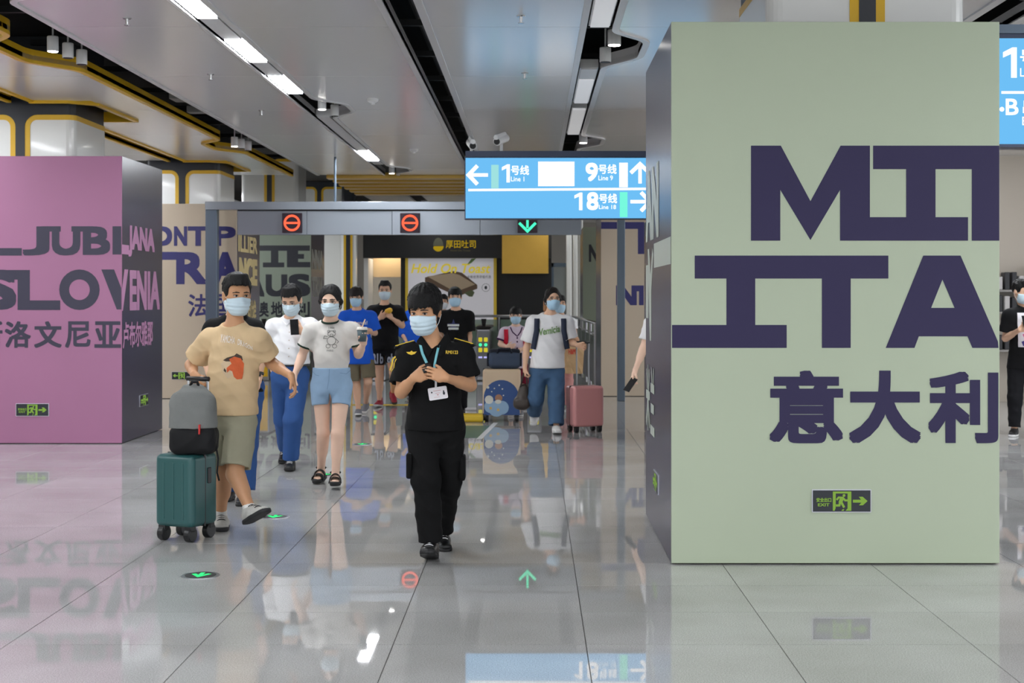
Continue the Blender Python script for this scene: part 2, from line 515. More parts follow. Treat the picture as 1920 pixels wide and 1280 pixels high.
XL = -2.43
for k, (a, b, c, d, s) in enumerate([(9.5, 9.55, 10.6, 11.5, 'nearest lit lamp panel in the left ceiling strip, cut by the top edge'),
        (11.51, 11.53, 12.58, 13.4, 'middle lit lamp panel of the three in the left ceiling strip'),
        (13.41, 13.43, 14.52, 14.62, 'third lit lamp panel in the left strip, before the dark notch'),
        (16.45, 20.3, 21.7, 22.4, 'long lamp tray lit only at its far end, beyond the notch')]):
    linear_lamp(XL, a, b, c, d, s)
for a in (7.6, 5.0, 3.1, 1.2, -0.7, -2.6, -4.5):
    if a == 7.6: continue
    linear_lamp(XL, a, a + .02, a + 1.07, a + 1.85, 'lit lamp panel in the strip behind the viewpoint', group='lamps behind the viewpoint')
XR = 0.51
linear_lamp(XR, 9.3, 9.35, 10.95, 11.0, 'white lamp box with added glow nearest above, in the right ceiling strip', False)
linear_lamp(XR, 13.0, 13.6, 15.25, 15.3, 'white lamp box with added glow between notch and junction in right strip', False)
linear_lamp(XR, 15.75, 15.8, 18.2, 18.25, 'far white lamp box with added glow in the right ceiling strip', False)
for x in (-6.8, 5.4):
    for a in (-4, -0.5, 3, 6.5, 10, 13.5, 17, 20.5, 24.5, 28, 31.5, 35):  # unseen rows; the far lamps are added to brighten the far hall
        r = linear_lamp(x, a, a + .02, a + 1.4, a + 1.45, 'unseen lamp panel over the %s side aisle' % ('left' if x < 0 else 'right'), group='side aisle lamps %s' % ('left' if x < 0 else 'right'), w=0.2)
for x, a in ((3.0, 29), (-2.45, 32), (0.52, 32), (-2.45, 34.2), (0.52, 34.2), (3.0, 33)):
    box_l = linear_lamp(x, a, a + .02, a + 1.6, a + 1.65, 'lit lamp panel in the far hall before the shop', group='far hall lamps', w=0.14, far=True)

M_can = mat('can lamp white', (214, 214, 214), 0.35)
M_canlit = emis('can lamp glow', (255, 252, 245), 30.0)
def can_lamp(x, y, zb, lit, label, r=0.046, h=0.125, group=None):
    e = empty('can_downlight', (x, y, zb), label, 'downlight', group)
    V, Fc = tube_mesh([(x, y, zb), (x, y, zb + 0.004), (x, y, zb + h - 0.006), (x, y, zb + h)], [r - 0.002, r, r, r - 0.004], 20)
    mesh('can', V, Fc, M_can, e)
    cyl('stem', (x, y, zb + h), (x, y, 4.36), 0.008, 0.008, M_can, e, 8)
    cyl('lens', (x, y, zb - 0.004), (x, y, zb + 0.002), r * 0.86, r * 0.86, M_canlit if lit else M_blk, e, 20)
p = 'can downlight in the yellow-edged left notch'
can_lamp(-3.96, 11.72, 3.57, True, 'lit white ' + p + ', nearest of three')
can_lamp(-3.92, 11.98, 3.56, False, 'unlit white ' + p + ', middle of three')
can_lamp(-3.88, 12.22, 3.545, False, 'unlit white ' + p + ', furthest right of three')
can_lamp(-3.94, 18.75, 3.53, True, 'lit can downlight of the far left notch trio', group=None)
can_lamp(-3.90, 19.0, 3.53, False, 'unlit can downlight in the middle of the far left trio')
can_lamp(-3.86, 19.25, 3.53, False, 'unlit can downlight at the right of the far left trio')
can_lamp(-2.28, 15.35, 3.57, True, 'lit can downlight in the notch of the lit strip')
can_lamp(-2.20, 15.75, 3.55, False, 'unlit can downlight beside the lit one in the strip notch')
can_lamp(-2.30, 23.1, 3.55, True, 'lit can downlight at the far end of the lit strip')
can_lamp(0.66, 11.6, 3.60, True, 'lit can downlight in the big notch of the right strip', 0.055)
can_lamp(0.62, 12.25, 3.57, False, 'unlit can downlight below the lit one in the right notch', 0.05)
can_lamp(0.66, 18.8, 3.58, True, 'lit can downlight far off in the right strip, over the blue sign', 0.055)
can_lamp(3.42, 9.9, 3.62, False, 'small silver spotlight in the slot beyond the sage green block', 0.04)
can_lamp(-1.05, 29.5, 3.50, True, 'lit far downlight beyond the yellow ceiling bands')

# sprinklers and detectors on the panels
M_chrome = mat('chrome', (190, 190, 190), 0.2, 0.9)
def sprinkler(px, py, label):
    Y = (CEIL - CAMZ) * F / (HY - py + 8); c = PX(px, py, Y)
    e = empty('sprinkler_head', (c.x, Y, CEIL), label, 'sprinkler')
    cyl('flange', (c.x, Y, CEIL - 0.006), (c.x, Y, CEIL), 0.03, 0.034, M_chrome, e, 16)
    cyl('body', (c.x, Y, CEIL - 0.05), (c.x, Y, CEIL - 0.006), 0.009, 0.013, M_chrome, e, 10)
    cyl('deflector', (c.x, Y, CEIL - 0.056), (c.x, Y, CEIL - 0.05), 0.022, 0.022, M_chrome, e, 12)
sprinkler(238, 42, 'chrome sprinkler head on the panel left of the lit strip')
sprinkler(395, 147, 'second chrome sprinkler head along the left panel')
sprinkler(490, 215, 'third and furthest chrome sprinkler on the left panel')
sprinkler(977, 38, 'nearest chrome sprinkler on the blue-lit middle panel')
sprinkler(984, 145, 'second chrome sprinkler on the blue-lit middle panel')
def detector(px, py, label):
    Y = (CEIL - CAMZ) * F / (HY - py); c = PX(px, py, Y)
    e = empty('smoke_detector', (c.x, Y, CEIL), label, 'smoke detector')
    V, Fc = tube_mesh([(c.x, Y, CEIL), (c.x, Y, CEIL - 0.015), (c.x, Y, CEIL - 0.03), (c.x, Y, CEIL - 0.045)], [0.06, 0.06, 0.055, 0.03], 20)
    mesh('base', V, Fc, M_white, e)
    cyl('sensor', (c.x, Y, CEIL - 0.06), (c.x, Y, CEIL - 0.045), 0.022, 0.026, M_white, e, 14)
detector(699, 185, 'white round smoke detector nearer on the left middle panel')
detector(776, 279, 'white round smoke detector further along the left middle panel')

# ================================================================== COLUMNS
def rrect(x0, x1, y0, y1, r, n=5):
    out = []
    for cx, cy, a0 in ((x1 - r, y1 - r, 0), (x0 + r, y1 - r, 90), (x0 + r, y0 + r, 180), (x1 - r, y0 + r, 270)):
        for k in range(n + 1):
            a = math.radians(a0 + 90 * k / n); out.append((cx + r * math.cos(a), cy + r * math.sin(a)))
    return out
def column(x0, x1, y0, y1, zb, label, zt=3.50, white=None):
    e = empty('column', ((x0 + x1) / 2, (y0 + y1) / 2, zb), label, 'column')
    w = white or M_colw
    prism('cladding', rrect(x0, x1, y0, y1, 0.09), 'xy', zb, zt - 0.055, w, e)
    prism('band', rrect(x0 - .002, x1 + .002, y0 - .002, y1 + .002, 0.09), 'xy', zt - 0.055, zt, M_yel, e)
    prism('fascia', rrect(x0 + .01, x1 - .01, y0 + .01, y1 - .01, 0.08), 'xy', zt, 4.34, M_dark, e)
    cx = (x0 + x1) / 2; a, r, t = 0.05, 0.13, 0.055
    def prof(o):
        rr = r - o
        L = [(cx - a - o, zb), (cx - a - o, zt - r)]
        for k in range(1, 7):
            an = math.pi / 2 * k / 6
            L.append((cx - a - r + rr * math.cos(an), zt - r + rr * math.sin(an)))
        R = [(2 * cx - p[0], p[1]) for p in reversed(L)]
        return L + R
    prism('strip_trim', prof(t), 'xz', y0 - 0.006, y0 + 0.02, M_yel, e)
    prism('strip', prof(0), 'xz', y0 - 0.010, y0 + 0.02, M_dark, e)
column(-6.08, -4.92, 15.25, 16.40, 2.991, 'white clad column with yellow trim above the pink block')
column(-6.00, -4.84, 21.95, 23.1, 2.921, 'white column with yellow trim above the block lettered in navy')
column(-5.84, -4.70, 28.4, 29.5, 2.921, 'pale column rising behind the left end of the gantry', 4.3)
column(-5.80, -4.62, 34.6, 35.6, 0.0, 'cream column with yellow strip at the far left of the shop', 4.22)
column(1.40, 2.59, 8.50, 9.75, 3.101, 'white column with yellow strip above the sage green block')
cf = column(-4.55, -4.20, 33.6, 34.0, 0.0, 'slim white pillar with black and yellow strip beside the shop')

# ================================================================== BIG WRAPPED BLOCKS
M_sage = mat('sage print', (179, 190, 165), 0.5, var=0.03, vscale=2, bump=0.01)
M_navy = mat('navy print', (56, 51, 82), 0.6, spec=.2)
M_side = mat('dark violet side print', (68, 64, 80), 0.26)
M_pink = mat('pink print', (160, 106, 139), 0.5, var=0.04, vscale=2, bump=0.01)
M_pinkd = mat('dark print on pink', (47, 44, 64), 0.45)
M_cream = mat('cream print', (198, 182, 160), 0.5, var=0.03, vscale=2)
M_blue = mat('blue violet print', (48, 46, 108), 0.45)
M_sage2 = mat('grey sage print', (150, 162, 146), 0.5, var=0.03, vscale=2)
M_ink = mat('black ink', (34, 38, 50), 0.45)
M_sand = mat('sand letters', (206, 186, 130), 0.5)
M_green = emis('glowing exit green', (160, 205, 90), 0.62)
M_exitk = mat('exit sign black', (18, 24, 34), 0.3)
M_exitf = mat('exit sign frame', (205, 205, 215), 0.3, 0.3)
E_TOP = 3.14

def block(x0, x1, y0, y1, top, front, side, label):
    e = empty('wrapped_block', ((x0 + x1) / 2, (y0 + y1) / 2, 0), label, 'display block')
    # board panels: the front one covers the edges of the sides, leaving a thin shadow gap at the floor
    t = 0.02
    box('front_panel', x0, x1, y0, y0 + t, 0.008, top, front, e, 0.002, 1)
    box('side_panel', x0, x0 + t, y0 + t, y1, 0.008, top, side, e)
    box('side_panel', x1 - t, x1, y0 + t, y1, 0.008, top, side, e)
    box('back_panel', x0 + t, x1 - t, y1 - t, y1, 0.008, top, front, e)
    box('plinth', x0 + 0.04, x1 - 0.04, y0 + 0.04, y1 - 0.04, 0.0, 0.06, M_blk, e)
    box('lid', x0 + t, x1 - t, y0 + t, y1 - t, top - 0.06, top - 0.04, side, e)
    return e

def exit_sign(fn, W, label, flip=False, name='exit_sign', txt=True):
    """fn(u, v, d): world point; u right, v up from the sign's centre, d out of the wall; W = width"""
    H = W * 0.385
    c = fn(0, 0, 0)
    e = empty(name, c, label, 'exit sign')
    def slabm(nm, hw, hh, d0, d1, m):
        q = [(-hw, -hh), (hw, -hh), (hw, hh), (-hw, hh)]
        V = [fn(u, v, d0) for u, v in q] + [fn(u, v, d1) for u, v in q]
        mesh(nm, V, [(0, 1, 2, 3), (4, 5, 6, 7), (0, 1, 5, 4), (1, 2, 6, 5), (2, 3, 7, 6), (3, 0, 4, 7)], m, e)
    slabm('frame', W / 2, H / 2, 0, 0.008, M_exitf)
    slabm('face', W / 2 * 0.972, H / 2 * 0.93, 0, 0.010, M_exitk)
    s = W / 1330.0                       # drawn on a 1330 x 510 sheet whose centre is (935, 455)
    sg = -1 if flip else 1
    U = lambda x, y: (sg * (x - 935) * s, (455 - y) * s)
    pr = Print2D()
    pr.poly([U(*q) for q in [(735, 240), (1150, 240), (1150, 672), (1020, 672), (1065, 620), (1065, 285), (800, 285), (800, 520), (790, 560), (800, 610), (775, 672), (735, 672)]])
    pr.disc(*U(985, 330), 32 * s, 16)
    pr.line([U(*q) for q in [(820, 430), (865, 375), (960, 380), (1010, 440), (1075, 440)]], 44 * s)
    pr.line([U(*q) for q in [(950, 375), (925, 430), (900, 500)]], 84 * s)
    pr.line([U(*q) for q in [(900, 480), (880, 553), (795, 555)]], 50 * s)
    pr.line([U(*q) for q in [(925, 480), (990, 600)]], 52 * s)
    pr.poly([U(*q) for q in [(925, 672), (955, 640), (990, 635), (980, 672)]])
    pr.poly([U(*q) for q in [(1185, 425), (1365, 425), (1318, 358), (1405, 358), (1515, 455), (1410, 550), (1320, 550), (1375, 490), (1185, 490)]])
    if txt:
        a, b = U(365, 478), U(700, 380); pr.text('安全出口', min(a[0], b[0]), max(a[0], b[0]), a[1], b[1], 0.03)
        a, b = U(398, 572), U(660, 505); pr.text('EXIT', min(a[0], b[0]), max(a[0], b[0]), a[1], b[1], 0.03)
    pr.put('pictogram', M_green, e, lambda u, v: fn(u, v, 0.0112), tuple(fn(0, 0, 1) - fn(0, 0, 0)))
    return e
def face_front(px, py, Y):
    c = PX(px, py, Y)
    return lambda u, v, d: Vector((c.x + u, Y - d, c.z + v))
def face_right(X, Yc, Zc):     # on a side that looks to +X
    return lambda u, v, d: Vector((X + d, Yc + u, Zc + v))
def face_left(X, Yc, Zc):      # on a side that looks to -X
    return lambda u, v, d: Vector((X - d, Yc - u, Zc + v))

# ---- sage green block (right, nearest)
GY = 8.23
gx0, gx1 = PX(1259, 0, GY).x, PX(1874, 0, GY).x
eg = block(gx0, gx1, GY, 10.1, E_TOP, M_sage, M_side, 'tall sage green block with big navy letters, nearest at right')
pr = Print2D()
pr.poly(pxpoly([(1408, 273), (1464, 273), (1519.5, 377), (1576, 273), (1631, 273), (1631, 407), (1699, 407), (1699, 317), (1637, 317), (1637, 273), (1873.5, 273), (1873.5, 451), (1822, 451), (1822, 317), (1754, 317), (1754, 407), (1815, 407), (1815, 451), (1575, 451), (1575, 356), (1519.5, 450), (1463, 356), (1463, 451), (1408, 451)], GY))
pr.front('lettering', M_navy, eg, GY - 0.0015)
pr = Print2D()
pr.poly(pxpoly([(1302.6, 479), (1665.6, 479), (1665.6, 522), (1595, 522), (1595, 652), (1541, 652), (1541, 522), (1416, 522), (1416, 609), (1475, 609), (1475, 652), (1260, 652), (1260, 609), (1362, 609), (1362, 522), (1302.6, 522)], GY))
pr.poly(pxpoly([(1731, 479), (1801, 479), (1871, 640), (1872, 652), (1823, 652), (1814, 630.4), (1722.7, 630.4), (1714.6, 652), (1660.6, 652)], GY), [pxpoly([(1767, 524), (1745.8, 577), (1789.7, 577)], GY)])
pr.front('lettering', M_navy, eg, GY - 0.0015)
pr = Print2D()
pxtext(pr, '意', 1442, 1581, 694, 831, GY, 0.034); pxtext(pr, '大', 1591, 1727, 694, 831, GY, 0.04); pxtext(pr, '利', 1740, 1872, 696, 831, GY, 0.036)
pr.front('lettering', M_navy, eg, GY - 0.0015)
# its dark left side with pale letters (u runs towards the viewer)
pr = Print2D()
LX = gx0 - 0.0015
def side_l(u, v): return (LX, u, v)
pr.text('AN', 10.08, 9.05, 1.93, 2.42, 0.05)
pr.poly([(10.08, 1.40), (9.86, 1.40), (9.86, 1.77), (10.08, 1.77)])
pr.poly([(9.75, 1.25), (9.62, 1.25), (9.62, 1.60), (9.46, 1.83), (9.55, 1.88), (9.68, 1.70), (9.80, 1.88), (9.92, 1.88)])
pr.poly([(9.42, 1.90), (8.26, 1.90), (8.26, 1.74), (9.42, 1.74)])
pr.text('米', 10.05, 9.72, 0.62, 1.08, 0.03); pr.text('兰', 9.68, 9.36, 0.62, 1.08, 0.03)
pr.put('lettering', mat('pale sage letters', (178, 186, 176), 0.4), eg, side_l, (-1, 0, 0))
exit_sign(face_front(1577.5, 938.5, GY), PX(1633, 0, GY).x - PX(1522, 0, GY).x, 'black and green exit sign on the sage green block front')
exit_sign(face_left(gx0, 9.22, 0.35), 0.33, 'narrow exit sign on the dark side of the sage block')

# ---- pink block (left)
PY = 14.98
px1 = PX(228, 0, PY).x
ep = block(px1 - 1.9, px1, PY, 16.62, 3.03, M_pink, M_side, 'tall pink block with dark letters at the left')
pr = Print2D()
def T(body, x0, x1, y0, y1, bold): pxtext(pr, body, x0, x1, y0, y1, PY, bold)
pr.poly(pxpoly([(-45, 424), (-20, 424), (0, 465), (41, 465), (41, 479), (-32, 479)], PY))
T('J', 42, 93, 424, 479, 0.06); T('U', 97, 151, 424, 479, 0.06); T('B', 155, 207, 424, 478, 0.06)
pr.poly(pxpoly([(77, 424), (114, 424), (114, 434), (77, 434)], PY)); pr.poly(pxpoly([(134, 424), (175, 424), (175, 434), (134, 434)], PY))
pr.poly(pxpoly([(211, 424), (227.5, 424), (227.5, 477), (211, 477)], PY))
pr.front('lettering', M_pinkd, ep, PY - 0.0015)
pr = Print2D()
T('S', -34, 31, 505, 581, 0.07)
pr.poly(pxpoly([(0, 506), (56, 506), (56, 563), (113, 563), (113, 581), (33, 581), (33, 524), (0, 524)], PY))
cxo, czo = PX(149, 543, PY).x, PX(149, 543, PY).z
ro = 38 * PY / F
pr.ring(cxo, czo, ro * 0.51, ro)
pr.poly(pxpoly([(190, 505), (214, 505), (227.5, 540), (227.5, 580), (219, 580)], PY))
pr.front('lettering', M_pinkd, ep, PY - 0.0015)
pr = Print2D()
for ch, a, b in (('斯', -42, 5), ('洛', 9, 58), ('文', 64, 116), ('尼', 122, 170), ('亚', 177, 227)): T(ch, a, b, 602, 652, 0.028)
pr.front('lettering', M_pinkd, ep, PY - 0.0015)
pr = Print2D()
pr.poly([(14.985, 2.0), (15.25, 2.0), (15.25, 2.10), (14.985, 2.10)])
pr.text('JANA', 15.22, 16.28, 1.98, 2.32, 0.05); pr.text('ENIA', 15.27, 16.5, 1.40, 1.84, 0.05)
pr.poly([(14.985, 1.40), (15.02, 1.40), (15.22, 1.84), (15.08, 1.84), (14.985, 1.62)])
pr.text('卢布尔雅那', 15.02, 16.20, 1.0, 1.28, 0.025)
pr.put('lettering', mat('pink letters', (196, 140, 178), 0.45), ep, lambda u, v: (px1 + 0.0015, u, v), (1, 0, 0))
exit_sign(face_front(61, 768, PY), 62 * PY / F, 'black and green exit sign on the pink block front')
exit_sign(face_right(px1, 15.82, 0.40), 0.33, 'narrow green exit sign on the dark side of the pink block')

# ---- cream block with navy letters
FY = 21.6
fx1 = PX(444, 0, FY).x
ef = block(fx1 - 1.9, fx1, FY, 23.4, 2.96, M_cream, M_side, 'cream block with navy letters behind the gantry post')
pr = Print2D()
def T2(body, x0, x1, y0, y1, bold): pxtext(pr, body, x0, x1, y0, y1, FY, bold)
T2('O', 284, 323, 424, 461, 0.06); T2('N', 326, 351, 424, 461, 0.06); T2('T', 352, 391, 424, 461, 0.06); T2('P', 402, 442, 424, 461, 0.06)
pr.poly(pxpoly([(390, 424), (412, 424), (412, 432), (390, 432)], FY))
pr.front('lettering', M_blue, ef, FY - 0.0015)
pr = Print2D()
T2('R', 330, 387, 472, 533, 0.06); T2('A', 397, 448, 472, 533, 0.06)
pr.poly(pxpoly([(285, 472), (332, 472), (332, 487), (285, 487)], FY)); pr.front('lettering', M_blue, ef, FY - 0.0015)
pr = Print2D(); T2('法', 353, 390, 551, 594, 0.02); T2('国', 400, 438, 551, 594, 0.02)
pr.front('lettering', M_blue, ef, FY - 0.0015)
pr = Print2D()
pr.text('ILLIER', 21.7, 23.2, 2.24, 2.50, 0.05); pr.text('NCE', 21.75, 23.2, 1.72, 2.16, 0.07); pr.text('蒙彼利埃', 21.7, 23.1, 1.1, 1.5, 0.03)
pr.put('lettering', M_sand, ef, lambda u, v: (fx1 + 0.0015, u, v), (1, 0, 0))
exit_sign(face_front(341, 704, FY), 38 * FY / F, 'small exit sign with left arrow on the cream block', flip=True, txt=False)

# ---- grey sage block further back
AY = 28.1
ax1 = PX(583, 0, AY).x
ea = block(ax1 - 1.9, ax1, AY, 29.9, 2.96, M_sage2, M_side, 'grey sage block with black letters behind the white shirt')
pr = Print2D()
def T3(body, x0, x1, y0, y1, bold): pxtext(pr, body, x0, x1, y0, y1, AY, bold)
pr.poly(pxpoly([(480, 460), (581, 460), (581, 470), (559, 470), (559, 476), (570, 476), (570, 485), (559, 485), (559, 491), (582, 491), (582, 501), (538, 501), (538, 470), (522, 470), (522, 492), (533, 492), (533, 501), (493, 501), (493, 492), (508, 492), (508, 470), (480, 470)], AY))
pr.front('lettering', M_ink, ea, AY - 0.0015)
pr = Print2D(); T3('A', 463, 496, 514, 556, 0.06); T3('U', 498, 539, 514, 556, 0.07); T3('S', 541, 582, 513, 556, 0.07)
pr.front('lettering', M_ink, ea, AY - 0.0015)
pr = Print2D(); T3('奥', 486, 504, 565, 594, 0.03); T3('地', 508, 530, 565, 594, 0.03); T3('利', 551, 581, 565, 594, 0.03)
pr.front('lettering', M_ink, ea, AY - 0.0015)
pr = Print2D(); pr.text('NNA', 28.2, 29.7, 2.1, 2.5, 0.05); pr.text('TRIA', 28.2, 29.7, 1.55, 1.95, 0.05)
pr.put('lettering', mat('grey letters', (150, 150, 142), 0.5), ea, lambda u, v: (ax1 + 0.0015, u, v), (1, 0, 0))

# ---- blocks of the right row
e4 = block(1.28, 3.15, 14.8, 16.4, 2.40, M_cream, M_side, 'block almost hidden behind the sage green one')
RY = 22.1
rx0 = PX(1127, 0, RY).x
e5 = block(rx0, rx0 + 1.9, RY, 23.9, 3.0, M_cream, M_side, 'cream block with navy letters behind the right gantry post')
pr = Print2D()
pr.poly(pxpoly([(1127, 416), (1208, 416), (1208, 476), (1196, 476), (1196, 429), (1127, 429)], RY)); pr.front('lettering', M_blue, e5, RY - 0.0015)
pr = Print2D()
pr.poly(pxpoly([(1155, 535), (1169, 535), (1184, 556), (1184, 535), (1207, 535), (1207, 572), (1198, 572), (1198, 546), (1194, 546), (1194, 572), (1182, 572), (1167, 551), (1167, 572), (1155, 572)], RY)); pr.front('lettering', M_blue, e5, RY - 0.0015)
SY = 28.7
e6 = block(PX(1093, 0, SY).x, PX(1093, 0, SY).x + 1.9, SY, 30.4, 2.95, M_sage2, M_side, 'narrow view of a grey sage block behind the escalator rail')
pr = Print2D(); pxtext(pr, 'N', 1104, 1122, 458, 491, SY, 0.06); pr.front('lettering', M_ink, e6, SY - 0.0015)

# ================================================================== BLUE SIGNS
M_sblue = emis('blue sign face', (108, 187, 240), 1.06)
M_swhite = emis('white sign print', (255, 255, 255), 1.25)
M_smint = emis('mint sign print', (120, 250, 222), 1.0)
M_smint2 = emis('pale mint sign print', (160, 226, 224), 1.0)
M_sframe = mat('sign frame', (52, 62, 84), 0.35, 0.3)
def arrow(pr, cx, cz, s, ang):
    ca, sa = math.cos(ang), math.sin(ang)
    R = lambda x, y: (cx + (x * ca - y * sa) * s, cz + (x * sa + y * ca) * s)
    pr.line([R(0.02, 0.46), R(0.46, 0.0), R(0.02, -0.46)], 0.19 * s)
    pr.rect
    pr.line([R(-0.5, 0), R(0.40, 0)], 0.17 * s)
SGY = 15.84
a0, a1 = PX(873, 296, SGY), PX(1330, 409, SGY)
es = empty('hanging_direction_sign', ((a0.x + a1.x) / 2, SGY, a1.z), 'long blue lit hanging sign pointing to lines 1, 9 and 18', 'sign')
box('case', a0.x - 0.012, a1.x, SGY, SGY + 0.16, a1.z - 0.012, a0.z + 0.012, M_sframe, es)
box('face', a0.x, a1.x - 0.01, SGY - 0.004, SGY, a1.z, a0.z, M_sblue, es)
box('top_rail', a0.x - 0.0, a1.x, SGY - 0.03, SGY + 0.2, a0.z + 0.012, a0.z + 0.075, M_sframe, es)
for xx in (PX(1228, 0, SGY).x, a1.x - 0.1): box('hanger', xx - .03, xx + .03, SGY + .05, SGY + .11, a0.z + .07, CEIL, M_gantryd, es)
def SP(x, y): p = PX(x, y, SGY); return (p.x, p.z)
pr = Print2D()
k = SGY / F
arrow(pr, *SP(896, 328), 38 * k, math.pi)
pxtext(pr, '1', 941, 956, 308, 342, SGY, 0.05); pxtext(pr, '号线', 958, 992, 310, 328, SGY, 0.02); pxtext(pr, 'Line 1', 958, 983, 331, 340, SGY, 0.01)
pr.poly(pxpoly([(1009, 303), (1077, 303), (1077, 349), (1009, 349)], SGY))
pxtext(pr, '9', 1098, 1121, 305, 340, SGY, 0.05); pxtext(pr, '号线', 1122, 1156, 308, 326, SGY, 0.02); pxtext(pr, 'Line 9', 1122, 1149, 329, 338, SGY, 0.01)
pr.poly(pxpoly([(1161, 305), (1177, 305), (1177, 351), (1161, 351)], SGY))
arrow(pr, *SP(1200, 325), 38 * k, math.pi / 2)
pr.poly(pxpoly([(878, 354), (1322, 351), (1322, 355.5), (878, 358.5)], SGY))
pxtext(pr, '1', 1077, 1092, 361, 394, SGY, 0.05); pxtext(pr, '8', 1100, 1122, 360, 394, SGY, 0.05); pxtext(pr, '号线', 1123, 1157, 363, 381, SGY, 0.02); pxtext(pr, 'Line 18', 1123, 1155, 384, 392, SGY, 0.01)
arrow(pr, *SP(1201, 378), 38 * k, 0)
pr.front('lettering', M_swhite, es, SGY - 0.006)
pr = Print2D(); pr.poly(pxpoly([(1162, 360), (1176.5, 360), (1176.5, 407), (1162, 407)], SGY)); pr.front('line_colour_bar', M_smint, es, SGY - 0.006)
pr = Print2D(); pr.poly(pxpoly([(921, 309), (935, 309), (935, 353), (921, 353)], SGY)); pr.front('line_colour_bar', M_smint2, es, SGY - 0.006)

S2 = 9.0
b0, b1 = PX(1868, 72, S2), PX(2330, 270, S2)
es2 = empty('hanging_direction_sign', ((b0.x + b1.x) / 2, S2, b1.z), 'blue lit sign cut by the right edge, with 1 and B', 'sign')
box('case', b0.x, b1.x, S2, S2 + 0.16, b1.z - 0.02, b0.z + 0.03, M_sframe, es2)
box('face', b0.x + .01, b1.x, S2 - 0.004, S2, b1.z, b0.z, M_sblue, es2)
box('top_rail', b0.x, b1.x, S2 - 0.02, S2 + 0.2, b0.z + 0.03, b0.z + 0.085, M_gantryd, es2)
for xx in (b0.x + 0.5, b1.x - 0.4): box('hanger', xx - .03, xx + .03, S2 + .05, S2 + .11, b0.z + .08, CEIL, M_gantryd, es2)
pr = Print2D()
pxtext(pr, '1', 1880, 1906, 89, 146, S2, 0.05); pxtext(pr, '号线', 1912, 1972, 92, 124, S2, 0.02); pxtext(pr, 'Line 1', 1912, 1955, 128, 144, S2, 0.01)
pr.poly(pxpoly([(1877, 171), (2300, 171), (2300, 176), (1877, 176)], S2))
c = PX(1878, 205, S2); pr.disc(c.x, c.z, 4.5 * S2 / F, 14)
pxtext(pr, 'B', 1885, 1909, 185, 216, S2, 0.03); pxtext(pr, '出口', 1917, 1980, 186, 214, S2, 0.02); pxtext(pr, 'Exit', 1916, 1948, 219, 235, S2, 0.01)
pr.front('lettering', M_swhite, es2, S2 - 0.006)

# cameras mounted over the blue sign
def cctv(px, py, Y, ang, label):
    c = PX(px, py, Y); d = Vector((math.sin(ang), -math.cos(ang), -0.25)).normalized()
    top = a0.z + 0.075
    e = empty('security_camera', (c.x, Y, top), label, 'security camera')
    cyl('bracket', (c.x, Y, top), (c.x, Y, c.z - 0.03), 0.018, 0.018, M_white, e, 10)
    V, Fc = tube_mesh([c - d * 0.14, c - d * 0.135, c + d * 0.13, c + d * 0.14], [0.04, 0.048, 0.048, 0.044], 18)
    mesh('housing', V, Fc, M_white, e, True)
    V, Fc = tube_mesh([c + d * 0.135, c + d * 0.143], [0.036, 0.036], 18); mesh('lens', V, Fc, M_blk, e)
    V, Fc = tube_mesh([c - d * 0.10 + Vector((0, 0, .05)), c + d * 0.17 + Vector((0, 0, .05))], [0.03, 0.03], 6); mesh('sunshield', V, Fc, M_white, e)
cctv(884, 270, SGY + 0.08, .15, 'white bullet camera at the left end of the blue sign')
cctv(940, 262, SGY + 0.08, -0.35, 'white bullet camera facing forward, second on the sign')

# ================================================================== GANTRY
QY = 21.1
def Q(x, y): return PX(x, y, QY)
gl, gr = Q(385, 0).x, Q(1172, 0).x
eq = empty('gate_gantry', ((gl + gr) / 2, QY, 0), 'grey metal gantry with red and green lane signs over the gates', 'gantry')
zt, zm, zb = Q(0, 378).z, Q(0, 393).z, Q(0, 440).z
box('top_beam', gl, gr, QY - .02, QY + .18, zm, zt, M_gantry, eq, 0.004, 1)
box('post', gl, gl + 0.17, QY, QY + .16, 0, zm, M_gantryd, eq, 0.006, 1)
box('post', Q(1158, 0).x, gr, QY, QY + .16, 0, zm, M_gantryd, eq, 0.006, 1)
hx = [Q(445, 0).x, Q(575, 0).x, Q(735, 0).x, Q(900, 0).x, Q(1090, 0).x]
for a, b in zip(hx, hx[1:]): box('header_panel', a + .002, b - .002, QY + .01, QY + .15, zb, zm - 0.018, M_gantry, eq, 0.004, 1)
box('shadow_gap', hx[0], hx[-1], QY + .03, QY + .13, zm - 0.02, zm, M_blk, eq)
for xx in (627, 930): cyl('hanger_rod', (Q(xx, 0).x, QY + .08, zt), (Q(xx, 0).x, QY + .08, CEIL), 0.018, 0.018, M_gantryd, eq, 10)
M_red = emis('red led', (255, 96, 66), 1.6); M_redd = mat('led board', (46, 26, 40), 0.5)
M_ledg = emis('green led', (70, 240, 180), 1.5)
